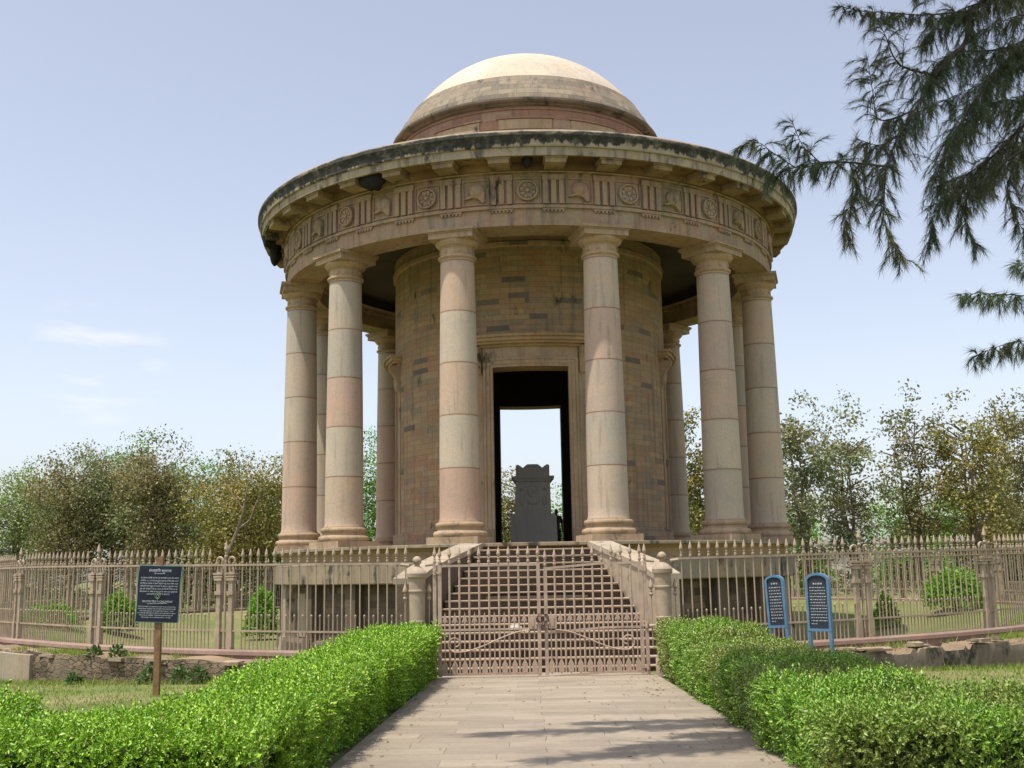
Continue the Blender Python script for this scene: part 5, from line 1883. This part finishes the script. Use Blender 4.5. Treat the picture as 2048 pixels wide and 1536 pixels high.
def house():
    a = ray_at(1650, 1125, 100)
    t = thing('low_building', 'low pale limewashed building beyond the trees at right', 'building', (a.x, a.y, -.2))
    h = ray_at(1650, 1098, 100).z
    MB().box((a.x + 1.0, a.y, (h - .2) / 2), (8.5, 5, h + .2)).build('wall', M['housewall'], t, smooth=0)
    MB().box((a.x + 1.0, a.y, h + .12), (9.0, 5.6, .22)).build('roof', M['housewall'], t, smooth=0)
    MB().box((a.x - .8, a.y - 2.52, .95), (1.0, .08, 2.0)).build('door', M['post'], t, smooth=0)
house()

# ------------------------------------------------------------------ casuarina overhead
M['needle'] = leafmat('casuarina_needles', [(0.0, (0.03, 0.058, 0.03)), (0.4, (0.06, 0.095, 0.045)), (0.8, (0.105, 0.145, 0.065)), (1.0, (0.18, 0.20, 0.085))], trans=0.15, rough=0.5, patch=(0.10, 0.10, 0.04), patch_scale=.7)
def casuarina():
    base = Vector((9.3, -25.5, gz(9, -25.5)))
    t = thing('casuarina_tree', 'tall casuarina whose feathery drooping branches hang into the top right corner', 'tree', base)
    wood = MB()
    rr = random.Random(5)
    top = base + Vector((-.6, .6, 17))
    trunk = [base + Vector((0, 0, -.2)), base + Vector((.05, 0, 4)), base + Vector((-.2, .1, 8)), base + Vector((-.4, .3, 12)), top]
    wood.tube(trunk, [.34, .26, .2, .13, .04], 12)
    limbs = []
    def L(pts, r0=.03, dens=1.0, tw=1.0):
        P = [ray_at(*p) for p in pts]
        limbs.append((P, r0, dens, tw))
    # limbs laid out along the sight lines of the photograph, at 11 to 14 m
    L([(2300, -330, 15), (2080, -120, 13.8), (1950, 20, 13), (1930, 85, 12.8), (1870, 150, 12.5), (1830, 220, 12.2), (1800, 270, 12), (1772, 333, 11.8)], .05, 1.0, 1.0)
    L([(1772, 333, 11.8), (1700, 325, 11.6), (1640, 325, 11.4), (1590, 335, 11.3), (1540, 352, 11.2)], .014, 1.1, .62)
    L([(1590, 335, 11.3), (1545, 305, 11.1), (1515, 285, 11.0), (1480, 292, 10.9)], .008, 1.0, .45)
    L([(1640, 325, 11.4), (1605, 290, 11.3), (1585, 245, 11.3)], .007, 1.0, .45)
    L([(1772, 333, 11.8), (1768, 400, 11.7), (1770, 450, 11.6), (1805, 520, 11.6)], .01, 1.0, .6)
    L([(1700, 328, 11.6), (1715, 390, 11.6), (1690, 430, 11.5), (1700, 480, 11.5)], .008, 1.0, .5)
    L([(1830, 220, 12.2), (1760, 240, 12), (1745, 180, 12), (1735, 120, 11.9)], .012, 1.1, .6)
    L([(1870, 150, 12.5), (1800, 130, 12.2), (1770, 70, 12.1), (1750, 30, 12.0)], .015, 1.2, .7)
    L([(1950, 20, 13), (1850, 30, 12.6), (1780, 25, 12.4), (1720, 22, 12.2), (1680, 12, 12.1)], .012, .9, .35)
    L([(2080, -120, 13.8), (1960, -60, 13.2), (1880, -40, 13), (1830, -30, 12.8)], .02, 1.0, .6)
    L([(1800, 270, 12), (1760, 290, 12), (1720, 280, 11.9)], .008, 1.2, .6)
    L([(2350, -100, 14.5), (2180, 20, 13.7), (2060, 90, 13), (1980, 160, 12.6), (1920, 250, 12.3), (1890, 310, 12.2), (1870, 360, 12.1)], .04, 1.6, 1.0)
    L([(2060, 90, 13), (1990, 100, 12.8), (1900, 110, 12.7), (1850, 170, 12.6)], .015, 1.4, .9)
    L([(2330, 60, 14), (2180, 160, 13.4), (2080, 220, 13), (2000, 300, 12.7), (1930, 350, 12.5), (1880, 370, 12.4)], .03, 1.4, .95)
    L([(2080, 220, 13), (2010, 200, 12.8), (1950, 230, 12.8), (1900, 280, 12.6)], .015, 1.6, .9)
    L([(2300, 250, 13.6), (2150, 290, 13), (2050, 300, 12.6), (1980, 350, 12.3), (1930, 380, 12.2), (1900, 400, 12.1)], .025, 1.1, .8)
    L([(1980, 350, 12.3), (1930, 400, 12.2), (1935, 460, 12.2), (1955, 490, 12.2)], .008, .9, .5)
    L([(1930, 370, 12.4), (1875, 420, 12.3), (1860, 490, 12.3)], .008, 1.0, .55)
    L([(2050, 300, 12.6), (2015, 370, 12.5), (2035, 440, 12.5), (2060, 480, 12.5)], .01, .9, .55)
    L([(2150, 290, 13), (2070, 340, 12.8), (2060, 380, 12.7)], .012, 1.0, .6)
    L([(2260, -40, 14), (2120, -60, 13.6), (2000, -10, 13.2), (1900, 30, 13), (1850, 80, 12.9)], .02, 1.5, .9)
    L([(2300, 120, 13.5), (2150, 60, 13.1), (2050, 30, 12.9), (1970, 60, 12.8)], .02, 1.4, .9)
    for q in range(6):
        y0 = rr.uniform(-250, 260); d0 = rr.uniform(13, 16)
        ex, ey = rr.uniform(1840, 2060), y0 * .75 + rr.uniform(60, 190)
        ey = min(ey, 360)
        L([(2380, y0, d0 + 1), (2250, y0 + rr.uniform(-30, 30), d0 + .5), ((2250 + ex) / 2, (y0 + ey) / 2 - rr.uniform(0, 50), d0), (ex, ey, d0 - .4)], .02, .8, .95)
    # two lower branch ends at the right edge
    L([(2320, 640, 12.6), (2160, 610, 12), (2050, 592, 11.6), (1980, 588, 11.4), (1920, 588, 11.3)], .012, 1.0, .4)
    L([(2200, 560, 12), (2080, 532, 11.7), (2030, 526, 11.6)], .008, 1.0, .35)
    L([(2320, 700, 12.8), (2150, 690, 12.2), (2050, 682, 11.8), (1990, 695, 11.6), (1945, 715, 11.5)], .012, 1.0, .4)
    # crown overhead, out of the picture, which shades the path and the right hedge
    def LW(pts, r0, dens, tw): limbs.append(([Vector(p) for p in pts], r0, dens, tw))
    tr2 = base + Vector((-.35, .2, 13.0))
    for (ex, ey, ez) in ((-3.4, -29.3, 10.8), (-1.8, -30.6, 10.4), (-.6, -28.9, 10.9), (.5, -28.6, 11.0), (1.0, -27.8, 11.3), (-2.6, -31.3, 10.3), (.2, -30.2, 10.4), (-1.2, -29.8, 10.7), (1.4, -29.2, 10.6)):
        m_ = tr2.lerp(Vector((ex, ey, ez)), .5) + Vector((0, -1.2, .9))
        LW([tr2, tr2.lerp(m_, .5) + Vector((0, -.3, .4)), m_], .07, .15, 1.0)
        LW([m_, m_.lerp(Vector((ex, ey, ez)), .5) + Vector((0, 0, .1)), (ex, ey, ez)], .04, 3.0, 1.25)
        LW([m_, m_.lerp(Vector((ex, ey, ez)), .6) + Vector((.5, .5, .2)), (ex + 1.1, ey + .9, ez + .2)], .03, 2.8, 1.2)
    LW([base + Vector((-.1, 0, 8)), base + Vector((-1.6, .6, 8.6)), ray_at(2300, -330, 15)], .09, .3, .6)
    LW([base + Vector((-.1, 0, 7)), base + Vector((-1.2, .5, 7.4)), ray_at(2350, -100, 14.5)], .08, .3, .6)
    LW([base + Vector((-.1, 0, 6)), base + Vector((-1.1, .4, 6.4)), ray_at(2330, 60, 14)], .07, .3, .6)
    LW([base + Vector((-.05, 0, 3.6)), base + Vector((-1.5, .2, 4.6)), ray_at(2320, 640, 12.6)], .05, .3, .5)
    LW([base + Vector((-.05, 0, 3.4)), base + Vector((-1.5, .2, 4.0)), ray_at(2320, 700, 12.8)], .05, .3, .5)
    LW([base + Vector((-.1, 0, 5)), base + Vector((-1.5, .2, 6.0)), ray_at(2300, 250, 13.6)], .05, .3, .5)
    NB_, NT_, NS_ = [], [], []
    cur = [.0027]
    def needles(p, d, n, ln):
        for _ in range(n):
            v = Vector((rr.gauss(0, .38), rr.gauss(0, .38), rr.gauss(0, .30)))
            q = (d * .9 + v + Vector((0, 0, -.12))).normalized()
            l = ln * rr.uniform(.6, 1.2)
            NS_.append(cur[0]); NB_.append(p); NT_.append(p + q * l + Vector((0, 0, -.12 * l)))
    for (P, r0, dens, tw) in limbs:
        cur[0] = .0075 if dens > 2.5 else .0027
        P = [Vector(p) for p in P]
        n = len(P)
        # smooth the limb
        S = []
        for i in range(n - 1):
            p0, p1, p2, p3 = P[max(i - 1, 0)], P[i], P[i + 1], P[min(i + 2, n - 1)]
            for k in range(6):
                u = k / 6
                S.append(.5 * ((2 * p1) + (p2 - p0) * u + (2 * p0 - 5 * p1 + 4 * p2 - p3) * u * u + (3 * p1 - p0 - 3 * p2 + p3) * u ** 3))
        S.append(P[-1])
        tot = len(S)
        wood.tube(S, [max(.004, r0 * (1 - i / tot)) for i in range(tot)], 6)
        acc = 0
        for i in range(1, tot):
            seg = S[i] - S[i - 1]
            acc += seg.length * 38 * dens
            u = i / tot
            while acc > 1:
                acc -= 1
                p = S[i - 1].lerp(S[i], rr.random())
                d = seg.normalized()
                side = Vector((rr.gauss(0, 1), rr.gauss(0, 1), rr.gauss(-.25, .8))).normalized()
                d2 = (d * .55 + side * .8).normalized()
                ln = tw * rr.uniform(.22, .62) * (1.1 - .4 * u)
                pts = [p]
                k = 5
                for j in range(k):
                    d2 = (d2 + Vector((0, 0, -.26))).normalized()
                    pts.append(pts[-1] + d2 * ln / k)
                wood.tube(pts, [.004, .0035, .003, .0025, .002, .0015], 3, cap=False)
                for j in range(1, k + 1):
                    dd = (pts[j] - pts[j - 1]).normalized()
                    needles(pts[j], dd, 6, .135)
                    needles(pts[j].lerp(pts[j - 1], .5), dd, 5, .135)
        needles(S[-1], (S[-1] - S[-2]).normalized(), 14, .18)
    B = np.array([tuple(p) for p in NB_]); T = np.array([tuple(p) for p in NT_])
    D_ = T - B
    side = np.cross(D_, rdir(len(B))); side /= (np.linalg.norm(side, axis=1, keepdims=True) + 1e-9)
    wd = np.array(NS_)[:, None]
    V = np.stack([B - side * wd, B + side * wd, T], 1)
    print('needles', len(B))
    link('foliage', quads_mesh('foliage', V, 3, M['needle']), t)
    wood.build('trunk', M['darkbark'], t, smooth=60)
casuarina()

# fallen leaves on the paving
def litter():
    n = 160
    x = RG.uniform(-2.0, 2.2, n); x = np.where(RG.random(n) < .6, np.sign(x) * (2.05 - np.abs(RG.normal(0, .25, n))), x)
    y = RG.uniform(-31, -18, n)
    P = np.stack([x, y, np.array([gz(0, q) for q in y]) + .055], 1)
    T_ = rdir(n) * np.array([1, 1, .15])
    L = RG.uniform(.03, .08, n)
    me = folded_leaves('fallen_leaves', P, np.tile(np.array([0, 0, 1.]), (n, 1)), T_, L, L * .5, M['litter'])
    tag(link('fallen_leaves', me), 'dry brown leaves scattered on the paved path', 'leaves', kind='stuff')
M['litter'] = leafmat('dry_leaves', [(0.0, (0.10, 0.06, 0.03)), (1.0, (0.24, 0.17, 0.08))], trans=.1)
litter()
